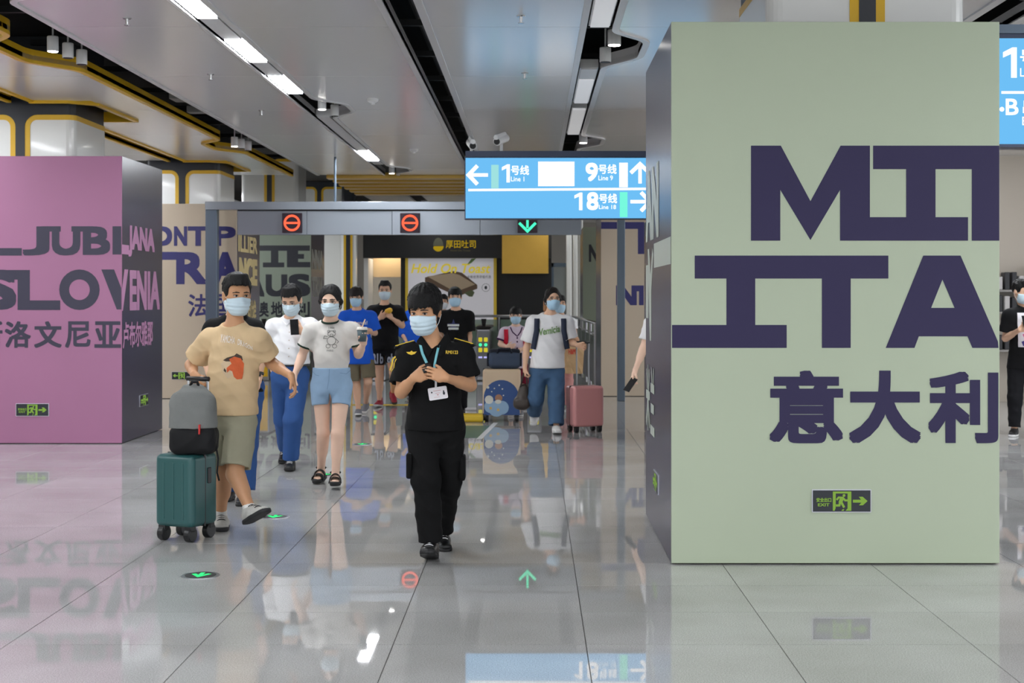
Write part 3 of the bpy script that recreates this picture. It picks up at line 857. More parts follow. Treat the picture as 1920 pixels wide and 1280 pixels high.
for i, xx in enumerate((548, 769, 989)):
    c = Q(xx, 418); h = 18.5 * QY / F
    s = ['red no-entry lane sign at the left of the gantry', 'red no-entry lane sign in the middle of the gantry', 'green arrow lane sign half hidden by the blue sign'][i]
    e = empty('lane_sign', (c.x, QY - .03, c.z), s, 'lane sign')
    box('board', c.x - h, c.x + h, QY - .03, QY + .008, c.z - h, c.z + h, M_redd, e, 0.004, 1)
    pr = Print2D()
    if i < 2:
        r1 = 15.5 * QY / F; pr.ring(c.x, c.z, r1 * .74, r1); pr.rect(c.x - r1 * .8, c.x + r1 * .8, c.z - r1 * .12, c.z + r1 * .12)
        pr.front('symbol', M_red, e, QY - .032)
    else:
        r1 = 15.5 * QY / F; pr.line([(c.x - r1, c.z), (c.x, c.z - r1), (c.x + r1, c.z)], .32 * r1); pr.rect(c.x - .14 * r1, c.x + .14 * r1, c.z - .6 * r1, c.z + r1)
        pr.front('symbol', M_ledg, e, QY - .032)

# ================================================================== FAR SHOP
HY_ = 36.0
def H(x, y): return PX(x, y, HY_)
sh = empty('shop_front', (H(860, 0).x, HY_, 0), 'black shop front with yellow egg logo at the far end', 'shop front')
x_l, x_r = H(683, 0).x, H(1034, 0).x
zs, zf, zd = 3.3, H(0, 484).z, H(0, 487).z
box('fascia', x_l, x_r, HY_ - .25, HY_, zf, zs, M_shopblk, sh)
box('pier', H(752, 0).x, H(762, 0).x, HY_ - .1, HY_ + .2, 0, zf, M_shopblk, sh)
box('wall_panel', H(762, 0).x, H(942, 0).x, HY_ - .02, HY_ + .2, 0, zf, M_shopblk, sh)
box('wall_panel', H(942, 0).x, x_r, HY_ - .05, HY_ + .2, 0, zf, M_shopblk, sh)
M_warm = mat('warm shop wall', (224, 214, 196), 0.5); M_warmb = mat('warm board', (216, 190, 150), 0.5)
box('back_wall', H(683, 0).x, H(755, 0).x, HY_ + 2.0, HY_ + 2.1, 0, 3.2, M_warm, sh)
box('lintel', H(690, 0).x, H(753, 0).x, HY_ + 1.2, HY_ + 1.4, H(0, 518).z, 3.1, M_warmb, sh)
box('jamb', H(683, 0).x, H(691, 0).x, HY_ - .1, HY_ + 1.0, 0, zf, M_white, sh)
box('inner_lamp', H(700, 0).x, H(745, 0).x, HY_ + .5, HY_ + 1.0, 3.0, 3.02, emis('shop glow', (255, 236, 205), 18.0), sh)
M_logo = emis('shop logo yellow', (222, 186, 40), 0.5)
pr = Print2D(); c = H(823, 462); rr = 10 * HY_ / F
pr.poly([(c.x + rr * math.cos(t) * (1 if math.sin(t) < 0 else .8), c.z + rr * math.sin(t)) for t in np.linspace(math.pi, 2 * math.pi, 12)]); pr.front('egg_logo', M_logo, sh, HY_ - .253)
pr = Print2D(); pr.poly([(c.x + rr * .95 * math.cos(t), c.z + .01 + 1.5 * rr * math.sin(t)) for t in np.linspace(0, math.pi, 14)]); pr.front('egg_logo', mat('egg grey', (84, 84, 66), .5), sh, HY_ - .253)
pr = Print2D(); pxtext(pr, '厚田吐司', 836, 892, 450, 465, HY_ - .25, 0.012); pr.front('lettering', M_logo, sh, HY_ - .253)
pr = Print2D(); pxtext(pr, 'Hold On Toast', 845, 882, 468, 471, HY_ - .25, 0.0); pr.front('lettering', mat('dim gold', (110, 96, 50), .5), sh, HY_ - .253)
# framed advertisement; faint glow added to frame, sheet and big letters to brighten them
WY = HY_ - 0.12
def W(x, y): return PX(x, y, WY)
ad = empty('framed_advertisement', (W(846, 0).x, WY, W(0, 612).z), 'yellow framed toast advertisement on the shop wall', 'advertisement')
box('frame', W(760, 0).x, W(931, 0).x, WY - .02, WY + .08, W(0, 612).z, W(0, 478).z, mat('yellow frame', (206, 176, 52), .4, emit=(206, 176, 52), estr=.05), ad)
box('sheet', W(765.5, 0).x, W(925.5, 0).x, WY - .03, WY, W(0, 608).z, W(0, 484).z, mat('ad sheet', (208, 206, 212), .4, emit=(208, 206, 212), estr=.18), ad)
def pf(name, pts, m, d): p_ = Print2D(); p_.poly(pxpoly(pts, WY)); return p_.front(name, m, ad, WY - d)
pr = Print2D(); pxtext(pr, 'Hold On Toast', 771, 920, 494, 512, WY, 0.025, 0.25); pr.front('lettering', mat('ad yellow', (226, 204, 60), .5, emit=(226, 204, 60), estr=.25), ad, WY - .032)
pr = Print2D(); pxtext(pr, '全新世界早餐代表', 876, 921, 516, 522, WY, 0.0); pr.front('lettering', M_ink, ad, WY - .032)
M_cr = mat('crust', (96, 74, 58), .6); M_crumb = mat('crumb', (172, 152, 128), .6); M_leaf = mat('leaf green', (96, 130, 70), .5)
pf('toast_picture', [(797, 520), (850, 508), (866, 511), (895, 534), (895, 541), (866, 553), (852, 553), (797, 528)], M_cr, .032)
pf('toast_picture', [(801, 518), (848, 512), (861, 515), (891, 533), (860, 545), (850, 545)], M_crumb, .034)
pf('leaf_picture', [(876, 496), (884, 485), (893, 484), (884, 493)], M_leaf, .034)
pf('cucumber_picture', [(870, 549), (885, 543), (890, 548), (886, 556), (880, 556)], mat('cucumber', (84, 92, 62), .6), .033)
pr = Print2D(); c = W(911, 539); pr.ring(c.x, c.z, 7 * WY / F, 7.6 * WY / F); pr.disc(c.x, c.z, 2.6 * WY / F, 12, 3.4 * WY / F); pr.front('stamp_picture', M_ink, ad, WY - .032)
gp = box('gold_panel', H(942, 0).x, H(1028, 0).x, HY_ - .40, HY_ - .26, H(0, 513).z, H(0, 436).z, mat('gold panel', (206, 164, 70), .45, .2, var=.06, vscale=6, emit=(206, 164, 70), estr=.06))  # faint glow in its own colour added to the panel
tag(gp, 'plain gold square panel at the right of the shop', 'panel')

# corridor at the right of the shop: white ribbed pillars and a glazed screen
for i, (xa, xb) in enumerate(((1062, 1072), (1075, 1083), (1085, 1093))):
    Y = 35 - 1.6 * i
    a, b = PX(xa, 0, Y).x, PX(xb, 0, Y).x
    e = box('pillar', a, b, Y, Y + 0.3, 0, 3.55, M_colw, None, 0.03, 3)
    tag(e, ['slim white pillar furthest left of three by the corridor', 'slim white pillar in the middle of three by the corridor', 'slim white pillar nearest of three by the corridor'][i], 'pillar')
sc = empty('glazed_screen', (PX(1048, 0, 38).x, 38, 0), 'glass screen with dark frame in the far corridor', 'screen')
a, b = PX(1034, 0, 38).x, PX(1066, 0, 38).x
for x0_, x1_ in ((a, a + .06), (b - .06, b)): box('stile', x0_, x1_, 38, 38.08, 0, 2.45, M_gantryd, sc)
box('head', a, b, 38, 38.08, 2.35, 2.45, M_gantryd, sc)
box('pane', a + .06, b - .06, 38.03, 38.045, 0, 2.35, mat('grey glass', (150, 160, 160), .08, alpha=.45), sc)

# ================================================================== RAILS AND GATES
M_glassg = mat('green tinted glass', (150, 176, 160), .08, alpha=.6)
ra = empty('glass_railing', (0.92, 28, 0), 'steel railing with glass running beside the escalator', 'railing')
def railpt(t): return Vector((1.05 + (0.90 - 1.05) * t, 24.15 + 8.5 * t, 0))
tube('handrail', [railpt(0) + Vector((0, 0, 1.10)), railpt(1) + Vector((0, 0, 1.10))], 0.03, M_steel, ra)
tube('lower_rail', [railpt(0) + Vector((0, 0, .92)), railpt(1) + Vector((0, 0, .92))], 0.014, M_steel, ra)
for i in range(7):
    q = railpt(i / 6); cyl('post', q, q + Vector((0, 0, 1.09)), .024, .024, M_steel, ra, 10)
    if i < 6:
        q2 = railpt((i + 1) / 6); d_ = (q2 - q) * .04
        mesh('panel', [q + d_ + Vector((.012, 0, .06)), q2 - d_ + Vector((.012, 0, .06)), q2 - d_ + Vector((.012, 0, .88)), q + d_ + Vector((.012, 0, .88)),
                       q + d_ + Vector((-.012, 0, .06)), q2 - d_ + Vector((-.012, 0, .06)), q2 - d_ + Vector((-.012, 0, .88)), q + d_ + Vector((-.012, 0, .88))],
             [(0, 1, 2, 3), (7, 6, 5, 4), (0, 4, 5, 1), (1, 5, 6, 2), (2, 6, 7, 3), (3, 7, 4, 0)], mat('steel panel', (112, 110, 108), .3, .7), ra)
rb = empty('glass_railing', (-0.4, 33, 0), 'railing with green glass in front of the shop', 'railing')
tube('handrail', [(-3.2, 33, 1.10), (0.86, 33, 1.10)], .03, M_steel, rb)
for i in range(6):
    x = -3.2 + i * .8; cyl('post', (x, 33, 0), (x, 33, 1.09), .022, .022, M_steel, rb, 10)
    if i < 5:
        box('pane', x + .04, x + .76, 32.99, 33.005, .42, 1.02, M_glassg, rb); box('kick_panel', x + .03, x + .77, 32.99, 33.01, .04, .40, M_steel, rb)

M_gy = emis('gate yellow light', (230, 215, 60), .75); M_gg = emis('gate green light', (70, 235, 160), 1.4); M_gw = emis('gate pale light', (190, 190, 255), 1.0)
M_gyel = mat('gate yellow', (226, 178, 26), .4)
GX = (-5.0, -3.9, -2.85, -1.9, -0.92, 0.02)
GN = ['yellow fronted ticket gate between the two men at left', 'ticket gate behind the woman with the cup', 'ticket gate behind the man in black shorts', 'ticket gate hidden behind the guard', 'ticket gate with glowing yellow and green lights beside the guard', 'ticket gate behind the woman in jeans']
for i, x in enumerate(GX):
    e = empty('ticket_gate', (x, 27, 0), GN[i], 'ticket gate')
    box('cabinet', x - .13, x + .13, 26.2, 27.9, 0, .96, M_steel, e, .02, 2)
    box('top', x - .14, x + .14, 26.15, 27.95, .96, 1.0, M_blk, e, .01, 1)
    box('front_plate', x - .11, x + .11, 26.17, 26.2, .08, .92, M_gyel if i == 0 else mat('gate grey', (120, 122, 124), .3, .5), e)
    if i != 0:
        for dx in (-.055, .045):
            box('yellow_light', x + dx - .035, x + dx + .035, 26.16, 26.175, .72, .80, M_gy, e, .01, 1)
            box('yellow_light', x + dx - .035, x + dx + .035, 26.16, 26.175, .53, .61, M_gy, e, .01, 1)
            cyl('green_light', (x + dx, 26.16, .665), (x + dx, 26.18, .665), .03, .03, M_gg, e, 12)
            box('pale_light', x + dx - .035, x + dx + .035, 26.16, 26.175, .42, .45, M_gw, e)
    box('flap', x + .13, x + .36, 27.0, 27.02, .35, .9, M_glassg, e)
    cyl('reader', (x, 26.4, 1.0), (x, 26.4, 1.14), .03, .05, M_blk, e, 12)

# yellow bumper and coloured floor stickers
M_fly = mat('floor yellow', (226, 190, 40), .3); M_flg = mat('floor green', (74, 112, 96), .3); M_flw = mat('floor white', (225, 225, 225), .3)
yb = empty('yellow_bumper', (-.72, 17.6, 0), 'low yellow bumper beside the cartoon suitcase', 'bumper')
box('bar', -1.25, -.62, 17.55, 17.75, 0, .10, M_fly, yb, .03, 3)
cyl('end_cap', (-.625, 17.65, .06), (-.58, 17.65, .06), .045, .045, M_blk, yb, 14)
st = empty('floor_sticker', (-.7, 16.6, 0), 'green floor sticker with a white edge beside the guard', 'floor sticker')
mesh('green_field', [(-1.3, 15.6, .0015), (-.60, 15.6, .0015), (-.50, 17.1, .0015), (-1.3, 17.1, .0015)], [(0, 1, 2, 3)], M_flg, st)
mesh('white_edge', [(-.62, 15.5, .0017), (-.56, 15.5, .0017), (-.43, 17.5, .0017), (-.49, 17.5, .0017)], [(0, 1, 2, 3)], M_flw, st)
st2 = empty('floor_sticker', (-2.2, 18.9, 0), 'yellow floor band behind the boy in blue', 'floor sticker')
mesh('band', [(-2.6, 20.2, .0015), (-1.3, 20.2, .0015), (-1.3, 20.5, .0015), (-2.6, 20.5, .0015)], [(0, 1, 2, 3)], M_fly, st2)

# green arrow lights set into the floor
for i, (px, py) in enumerate(((376, 1079), (515, 969), (609, 890), (679, 833))):
    Y = CAMZ * F / (py - HY); x = PX(px, py, Y).x
    s = ['round floor light with green arrow nearest, below the suitcase', 'round floor light with green arrow beside the raised shoe', "round floor light by the woman's sandals", 'round floor light furthest, before the boy in blue'][i]
    e = empty('floor_arrow_light', (x, Y, 0), s, 'floor light')
    V, Fc = tube_mesh([(x, Y, 0), (x, Y, .003), (x, Y, .004)], [.105, .105, .10], 32); mesh('rim', V, Fc, M_steel, e)
    cyl('glass', (x, Y, .0035), (x, Y, .005), .086, .086, M_blk, e, 28)
    pr = Print2D(); pr.line([(x - .045, Y + .03), (x, Y - .045), (x + .045, Y + .03)], .026); pr.rect(x - .012, x + .012, Y - .03, Y + .065)
    pr.put('arrow', emis('floor arrow green', (60, 235, 130), 1.4), e, lambda u, v: (u, v, .0056), (0, 0, 1))

# display shelf in the side passage at right
M_shelf = mat('shelf grey', (150, 146, 142), .5); M_item = mat('dark goods', (40, 40, 44), .4); M_item2 = mat('pale goods', (196, 192, 190), .4)
sf = empty('display_shelf', (6.95, 20.8, 0), 'grey display shelf on the beige wall at right', 'shelf')
for z in (.75, 1.30, 1.62): box('board', 6.2, 8.4, 20.65, 21.0, z, z + .03, M_shelf, sf)
for x in (6.2, 7.3, 8.38): box('upright', x, x + .03, 20.65, 21.0, 0, 2.0, M_shelf, sf)
for i in range(9):
    for j, z in enumerate((.78, 1.33, 1.65)):
        x = 6.33 + i * .105 + (0.03 if i > 8 else 0); h = random.uniform(.18, .26)
        if abs(x + .04 - 7.315) < .07: continue
        b = box('boxed_goods', x, x + .075, 20.68, 20.86, z, z + h, M_item if (i + j) % 3 else M_item2, None, .008, 1)
        tag(b, '%s boxed goods standing on the %s board of the display shelf' % ('dark' if (i + j) % 3 else 'pale', ('lowest', 'middle', 'top')[j]), 'goods', 'goods on the display shelf')
# ================================================================== SCULPTING WITH DISTANCE FIELDS
V3 = lambda *a: np.array(a, float)
def unit(v):
    v = np.asarray(v, float); return v / (np.linalg.norm(v) + 1e-12)
def frame(w, u):
    w = unit(w); u = np.asarray(u, float); u = u - w * np.dot(u, w)
    if np.linalg.norm(u) < 1e-5: u = np.cross(w, V3(0.3, 0.9, 0.1))
    u = unit(u); return u, np.cross(w, u), w

def cone(a, b, r0, r1, u=(1, 0, 0), f0=1.0, f1=None, cap0=False, cap1=False):
    """tapered limb from a to b; radius r along u, r*f across it; flat ends if capped"""
    a, b = np.asarray(a, float), np.asarray(b, float)
    f1 = f0 if f1 is None else f1
    L = max(np.linalg.norm(b - a), 1e-6); U, V, W = frame(b - a, u)
    R = max(r0, r1, r0 * f0, r1 * f1)
    def fn(X, Y, Z):
        x, y, z = X - a[0], Y - a[1], Z - a[2]
        t = (x * W[0] + y * W[1] + z * W[2]) / L
        tc = np.clip(t, 0, 1); ax = (t - tc) * L
        pu = x * U[0] + y * U[1] + z * U[2]; pv = x * V[0] + y * V[1] + z * V[2]
        rx = r0 + (r1 - r0) * tc; ry = r0 * f0 + (r1 * f1 - r0 * f0) * tc; m = np.minimum(rx, ry)
        d = (np.sqrt((pu / rx) ** 2 + (pv / ry) ** 2 + (ax / m) ** 2) - 1) * m
        if cap1: d = np.maximum(d, (t - 1) * L)
        if cap0: d = np.maximum(d, -t * L)
        return d
    return fn, np.minimum(a, b) - R, np.maximum(a, b) + R

def ell(c, r, A=None):
    """ellipsoid; A = rows of local axes"""
    c = np.asarray(c, float); A = np.eye(3) if A is None else np.asarray(A, float); R = max(r); m = min(r)
    def fn(X, Y, Z):
        x, y, z = X - c[0], Y - c[1], Z - c[2]
        q = [(x * A[i][0] + y * A[i][1] + z * A[i][2]) / r[i] for i in range(3)]
        n = np.sqrt(q[0] ** 2 + q[1] ** 2 + q[2] ** 2)
        g = np.sqrt((q[0] / r[0]) ** 2 + (q[1] / r[1]) ** 2 + (q[2] / r[2]) ** 2) + 1e-9
        return n * (n - 1) / g
    return fn, c - R, c + R

def sbox(c, h, A=None, r=0.01):
    c = np.asarray(c, float); A = np.eye(3) if A is None else np.asarray(A, float); R = float(np.linalg.norm(h)) + r
    def fn(X, Y, Z):
        x, y, z = X - c[0], Y - c[1], Z - c[2]
        q = [np.abs(x * A[i][0] + y * A[i][1] + z * A[i][2]) - (h[i] - r) for i in range(3)]
        o = np.sqrt(sum(np.maximum(v, 0) ** 2 for v in q))
        return o + np.minimum(np.maximum(np.maximum(q[0], q[1]), q[2]), 0) - r
    return fn, c - R, c + R

class Vol:
    def __init__(s): s.ops = []
    def add(s, p, k=0.02): s.ops.append(('u', p, k)); return s
    def sub(s, p, k=0.006): s.ops.append(('s', p, k)); return s
    def cut(s, n, c, k=0.004):
        """remove everything on the side n of the point c"""
        s.ops.append(('c', (np.asarray(n, float), np.asarray(c, float)), k)); return s
    def warp(s, fn): s.ops.append(('w', fn, 0)); return s
    def mesh(s, h):
        us = [o for o in s.ops if o[0] == 'u']
        lo = np.min([o[1][1] for o in us], axis=0) - 3 * h - 0.012; hi = np.max([o[1][2] for o in us], axis=0) + 3 * h + 0.012
        n = np.ceil((hi - lo) / h).astype(int) + 1
        ax = [lo[i] + h * np.arange(n[i]) for i in range(3)]
        D = np.full(n, 0.1, np.float32)
        for op, p, k in s.ops:
            if op in 'us':
                fn, a, b = p
                i0 = np.maximum(((a - k - 2 * h - 0.01 - lo) / h).astype(int), 0); i1 = np.minimum(((b + k + 2 * h + 0.01 - lo) / h).astype(int) + 2, n)
                if (i1 <= i0).any(): continue
                sl = tuple(slice(i0[i], i1[i]) for i in range(3))
                P = fn(ax[0][sl[0]][:, None, None], ax[1][sl[1]][None, :, None], ax[2][sl[2]][None, None, :]).astype(np.float32)
                d = D[sl]
                if op == 'u':
                    hh = np.clip(0.5 + 0.5 * (d - P) / k, 0, 1); D[sl] = d + (P - d) * hh - k * hh * (1 - hh)
                else:
                    P = -P
                    hh = np.clip(0.5 - 0.5 * (d - P) / k, 0, 1); D[sl] = d + (P - d) * hh + k * hh * (1 - hh)
            elif op == 'c':
                nn, c = p; nn = unit(nn)
                P = ((ax[0] - c[0]) * nn[0])[:, None, None] + ((ax[1] - c[1]) * nn[1])[None, :, None] + ((ax[2] - c[2]) * nn[2])[None, None, :]
                D = np.maximum(D, P.astype(np.float32))
            else:
                D = D + p(ax[0][:, None, None], ax[1][None, :, None], ax[2][None, None, :]).astype(np.float32) * (D < 0.04)
        return nets(D, lo, h)

def nets(D, lo, h):
    """naive surface nets -> verts (n,3), quads (m,4)"""
    S = D < 0
    c = S[:-1, :-1, :-1].astype(np.int8)
    for dx, dy, dz in ((1, 0, 0), (0, 1, 0), (1, 1, 0), (0, 0, 1), (1, 0, 1), (0, 1, 1), (1, 1, 1)):
        c = c + S[dx:S.shape[0] - 1 + dx, dy:S.shape[1] - 1 + dy, dz:S.shape[2] - 1 + dz]
    I = np.argwhere((c > 0) & (c < 8))
    if len(I) == 0: return np.zeros((0, 3)), np.zeros((0, 4), int)
    idx = np.full(c.shape, -1, np.int32); idx[I[:, 0], I[:, 1], I[:, 2]] = np.arange(len(I))
    acc = np.zeros((len(I), 3)); cnt = np.zeros(len(I))
    corners = [(i, j, k) for i in (0, 1) for j in (0, 1) for k in (0, 1)]
    for a in corners:
        for d in range(3):
            if a[d]: continue
            b = list(a); b[d] = 1
            va = D[I[:, 0] + a[0], I[:, 1] + a[1], I[:, 2] + a[2]]; vb = D[I[:, 0] + b[0], I[:, 1] + b[1], I[:, 2] + b[2]]
            m = (va < 0) != (vb < 0)
            t = np.where(m, va / np.where(m, va - vb, 1), 0)
            p = np.tile(np.array(a, float), (len(I), 1)); p[:, d] = t
            acc += p * m[:, None]; cnt += m
    V = lo + (I + acc / cnt[:, None]) * h
    Q = []
    for d in range(3):
        e1, e2 = (d + 1) % 3, (d + 2) % 3
        sh = [slice(None)] * 3; s0 = list(sh); s1 = list(sh)
        s0[d] = slice(0, -1); s1[d] = slice(1, None)
        A, B = S[tuple(s0)], S[tuple(s1)]
        E = np.argwhere(A != B)
        ok = (E[:, e1] > 0) & (E[:, e2] > 0) & (E[:, e1] < S.shape[e1] - 1) & (E[:, e2] < S.shape[e2] - 1)
        E = E[ok]
        fl = A[E[:, 0], E[:, 1], E[:, 2]]
        def at(o1, o2):
            q = E.copy(); q[:, e1] -= o1; q[:, e2] -= o2
            return idx[q[:, 0], q[:, 1], q[:, 2]]
        q = np.stack([at(1, 1), at(0, 1), at(0, 0), at(1, 0)], 1)
        q[~fl] = q[~fl][:, ::-1]
        Q.append(q)
    return V, np.concatenate(Q)

def soft(V, Q, n=1, lam=0.5):
    """a little smoothing of the lattice steps"""
    for _ in range(n):
        acc = np.zeros_like(V); cnt = np.zeros(len(V))
        for i in range(4):
            np.add.at(acc, Q[:, i], V[Q[:, (i + 1) % 4]] + V[Q[:, (i - 1) % 4]]); np.add.at(cnt, Q[:, i], 2)
        V = V + lam * (acc / np.maximum(cnt, 1)[:, None] - V)
    return V

def npmesh(name, V, Q, m, parent):
    off = np.zeros(3); p = parent
    while p is not None: off += np.array(p.location); p = p.parent
    me = bpy.data.meshes.new(name)
    me.vertices.add(len(V)); me.vertices.foreach_set('co', (V - off).astype(np.float32).ravel())
    me.loops.add(len(Q) * 4); me.loops.foreach_set('vertex_index', Q.astype(np.int32).ravel())
    me.polygons.add(len(Q)); me.polygons.foreach_set('loop_start', np.arange(0, len(Q) * 4, 4, dtype=np.int32))
    me.polygons.foreach_set('use_smooth', np.ones(len(Q), bool))
    me.update(calc_edges=True)
    return link(name, me, m, parent)

def sculpt(name, vol, h, m, parent, smooth=1):
    V, Q = vol.mesh(h)
    if len(V) == 0: return None
    V = soft(V, Q, smooth)
    return npmesh(name, V, Q, m, parent)

def folds(amp, seed=0, fx=56.0, fz=26.0):
    """creases: sharp-crested waves that wander over the cloth"""
    r = np.random.RandomState(seed); ph = r.uniform(0, 6.28, 8); a = r.uniform(-.7, .7, 4)
    def crest(t): return 1 - 2 * np.abs(np.sin(t * .5)) ** .8
    def fn(X, Y, Z):
        s1 = crest(fx * (X + a[0] * Y) + fz * Z * (1.4 + a[1]) + ph[0] + 1.5 * np.sin(5 * Z + ph[1]))
        s2 = crest(fx * 1.5 * (Y - a[2] * X) - fz * 2.2 * Z + ph[2] + 1.2 * np.sin(7 * X + ph[3]))
        s3 = crest(74 * Z + 48 * X * (a[3] + .5) + 9 * Y + ph[4] + 1.4 * np.sin(9 * X + ph[5]))
        m = .5 + .5 * np.sin(6 * Z + 5 * X + ph[6])
        return -1.25 * amp * (0.5 * s1 * m + 0.4 * s2 * (1 - m) + 0.38 * s3 * m)
    return fn

# ================================================================== PEOPLE
M_skin = mat('skin', (222, 178, 148), .5, spec=.35, var=.05, vscale=18)
M_skin2 = mat('skin tan', (200, 150, 112), .5, spec=.35, var=.05, vscale=18)
M_skin3 = mat('skin light', (234, 196, 172), .5, spec=.35, var=.04, vscale=18)
M_hair = mat('black hair', (9, 8, 8), .5, spec=.25, bump=.6, bscale=220)
M_hairb = mat('brown black hair', (24, 17, 14), .5, spec=.25, bump=.6, bscale=220)
M_maskb = mat('pale blue mask', (206, 226, 236), .7, bump=.06, bscale=300)
M_maskb2 = mat('sky blue mask', (178, 214, 236), .7)
M_maskw = mat('white mask', (228, 232, 236), .7)
M_loop = mat('mask loop white', (235, 235, 235), .6)
M_eyew = mat('eye white', (186, 176, 168), .3); M_eyed = mat('eye dark', (22, 16, 14), .2)
M_brow = mat('eyebrow', (34, 26, 22), .7)
M_phone = mat('phone black', (16, 17, 20), .15); M_phoneg = emis('phone screen', (190, 205, 225), .6)

def cloth(name, c, rough=.85, var=.06, bump=.12, bs=260): return mat(name, c, rough, 0, .25, var=var, vscale=12, bump=bump, bscale=bs)

class Person:
    def __init__(s, Y, J, label, S=1.0, girth=1.0, head_yaw=0.0, head_pitch=0.0, head_roll=0.0, skin=None, res=0.009, fine=0.0042, head=1.06, group=None):
        s.Y, s.S, s.G, s.res, s.fine = Y, S, girth, res, fine
        s.skin = skin or M_skin
        s.J = {}
        for k, v in J.items():
            if v[1] is None:            # on the ground: height given instead of a picture row
                d = Y + v[2]; s.J[k] = V3((v[0] - CX) * d / F, d, 0.085 * S + (v[3] if len(v) > 3 else 0))
            else:
                s.J[k] = np.array(PX(v[0], v[1], Y + v[2]))
        J = s.J
        pel = (J['hl'] + J['hr']) / 2
        s.root = empty('person', (float(pel[0]), float(pel[1]), 0.0), label, 'person', group)
        s.us = unit((J['sr'] - J['sl']) * V3(1, 1, 0.0))
        s.fwd = np.cross(s.us, V3(0, 0, 1)); s.fwd = unit(s.fwd)          # towards the camera when us = +X
        if s.fwd[1] > 0: pass
        y, p, r = head_yaw, head_pitch, head_roll
        f = V3(-math.sin(y), -math.cos(y), 0); rr = V3(math.cos(y), -math.sin(y), 0); u = V3(0, 0, 1)
        f, u = f * math.cos(p) - u * math.sin(p), u * math.cos(p) + f * math.sin(p)
        rr, u = rr * math.cos(r) + u * math.sin(r), u * math.cos(r) - rr * math.sin(r)
        s.A = np.array([rr, f, u]); s.hs = head * S
        s.meshes = {}
    def hp(s, x, y, z): return s.J['head'] + s.hs * (s.A[0] * x + s.A[1] * y + s.A[2] * z)
    # ---- volumes
    def torso(s, v, o=0.0, k=0.05, oh=None):
        J, S, G, us = s.J, s.S, s.G, s.us
        oh = o if oh is None else oh
        pel = (J['hl'] + J['hr']) / 2; sm = (J['sl'] + J['sr']) / 2
        up = unit(sm - pel); sw = np.linalg.norm(J['sr'] - J['sl']) / 2
        hw = np.linalg.norm(J['hr'] - J['hl']) / 2
        c1 = pel + (sm - pel) * 0.52
        cw = max(sw * 0.80, 0.11 * S)
        ww = max(cw * 0.9, 0.115 * S) * G
        v.add(cone(c1, sm - up * 0.055 * S, ww + o, cw + o, us, (0.105 * S * G + o) / (ww + o), (0.088 * S + o) / (cw + o)), k)
        pw = max(hw + 0.055 * S, 0.125 * S) * (0.5 + 0.5 * G)
        v.add(cone(pel, c1, pw + oh, ww + o, us, (0.108 * S * G + oh) / (pw + oh), (0.105 * S * G + o) / (ww + o)), k)
        for q in ('sl', 'sr'):
            v.add(cone(J['neck'] - up * 0.008 * S, J[q] - up * 0.016 * S, 0.050 * S + o * .7, 0.046 * S + o * .7, us), k)
        return v
    def limb(s, v, a, b, r0, r1, k=0.025, bulge=0.0, bt=0.35):
        v.add(cone(a, b, r0, r1), k)
        if bulge: v.add(cone(a + (b - a) * (bt - .18), a + (b - a) * (bt + .2), bulge, bulge * .93), k)
    def body(s, hands=('l', 'r'), pose=None):
        J, S, G = s.J, s.S, s.G
        v = Vol(); s.torso(v, 0, 0.05)
        v.add(cone(J['neck'], s.hp(0, -0.022, -0.05), 0.056 * S, 0.050 * S), 0.03)
        g = 0.5 + 0.5 * G
        for q in 'lr':
            sh, e, w = J['s' + q], J['e' + q], J['w' + q]
            v.add(ell(sh, (0.054 * S * g,) * 3), 0.03)
            s.limb(v, sh, e, 0.046 * S * g, 0.037 * S * g, 0.02, 0.044 * S * g, 0.45)
            s.limb(v, e, w, 0.038 * S * g, 0.025 * S, 0.015, 0.039 * S * g, 0.25)
            h, kn, an = J['h' + q], J['k' + q], J['a' + q]
            v.add(cone(h, kn, 0.086 * S * g, 0.053 * S * g), 0.03); v.add(ell(kn, (0.053 * S * g,) * 3), 0.02)
            v.add(cone(kn, an, 0.049 * S * g, 0.034 * S), 0.02)
            bk = -s.fwd * 0.014 * S
            v.add(cone(kn + (an - kn) * .15 + bk, kn + (an - kn) * .5 + bk, 0.051 * S * g, 0.042 * S * g), 0.03)
        V1, Q1 = v.mesh(s.res); V1 = soft(V1, Q1, 1)
        hv = Vol(); s.headvol(hv); hv.add(cone(J['neck'], s.hp(0, -0.022, -0.05), 0.055 * S, 0.050 * S), 0.02)
        V2, Q2 = hv.mesh(s.fine); V2 = soft(V2, Q2, 1)
        Vs, Qs = [V1, V2], [Q1, Q2 + len(V1)]
        n = len(V1) + len(V2)
        for q in hands:
            if pose and q in pose:
                hv = Vol(); s.hand(hv, q, **pose[q])
                V, Q = hv.mesh(min(s.fine * .85, 0.0036)); V = soft(V, Q, 1, .4)
                Vs.append(V); Qs.append(Q + n); n += len(V)
        o = npmesh('body', np.concatenate(Vs), np.concatenate(Qs), s.skin, s.root); s.meshes['body'] = o
        return o
    def headvol(s, v):
        c, h, A = s.hp, s.hs, s.A
        v.add(ell(c(0, -0.008, 0.030), (0.077 * h, 0.094 * h, 0.083 * h), A), .02)
        v.add(ell(c(0, 0.022, -0.028), (0.066 * h, 0.068 * h, 0.088 * h), A), .03)
        v.add(ell(c(0, 0.052, -0.088), (0.036 * h, 0.032 * h, 0.028 * h), A), .035)
        v.add(cone(c(-.035, .080, .022), c(.035, .080, .022), .011 * h, .011 * h), .02)
        for x in (-1, 1):
            v.add(ell(c(.078 * x, -.006, -.004), (.010 * h, .021 * h, .033 * h), A), .008)
            v.sub(ell(c(.031 * x, .098, .003), (.017 * h, .012 * h, .010 * h), A), .012)
            v.add(ell(c(.040 * x, .062, -.030), (.016 * h, .016 * h, .014 * h), A), .02)
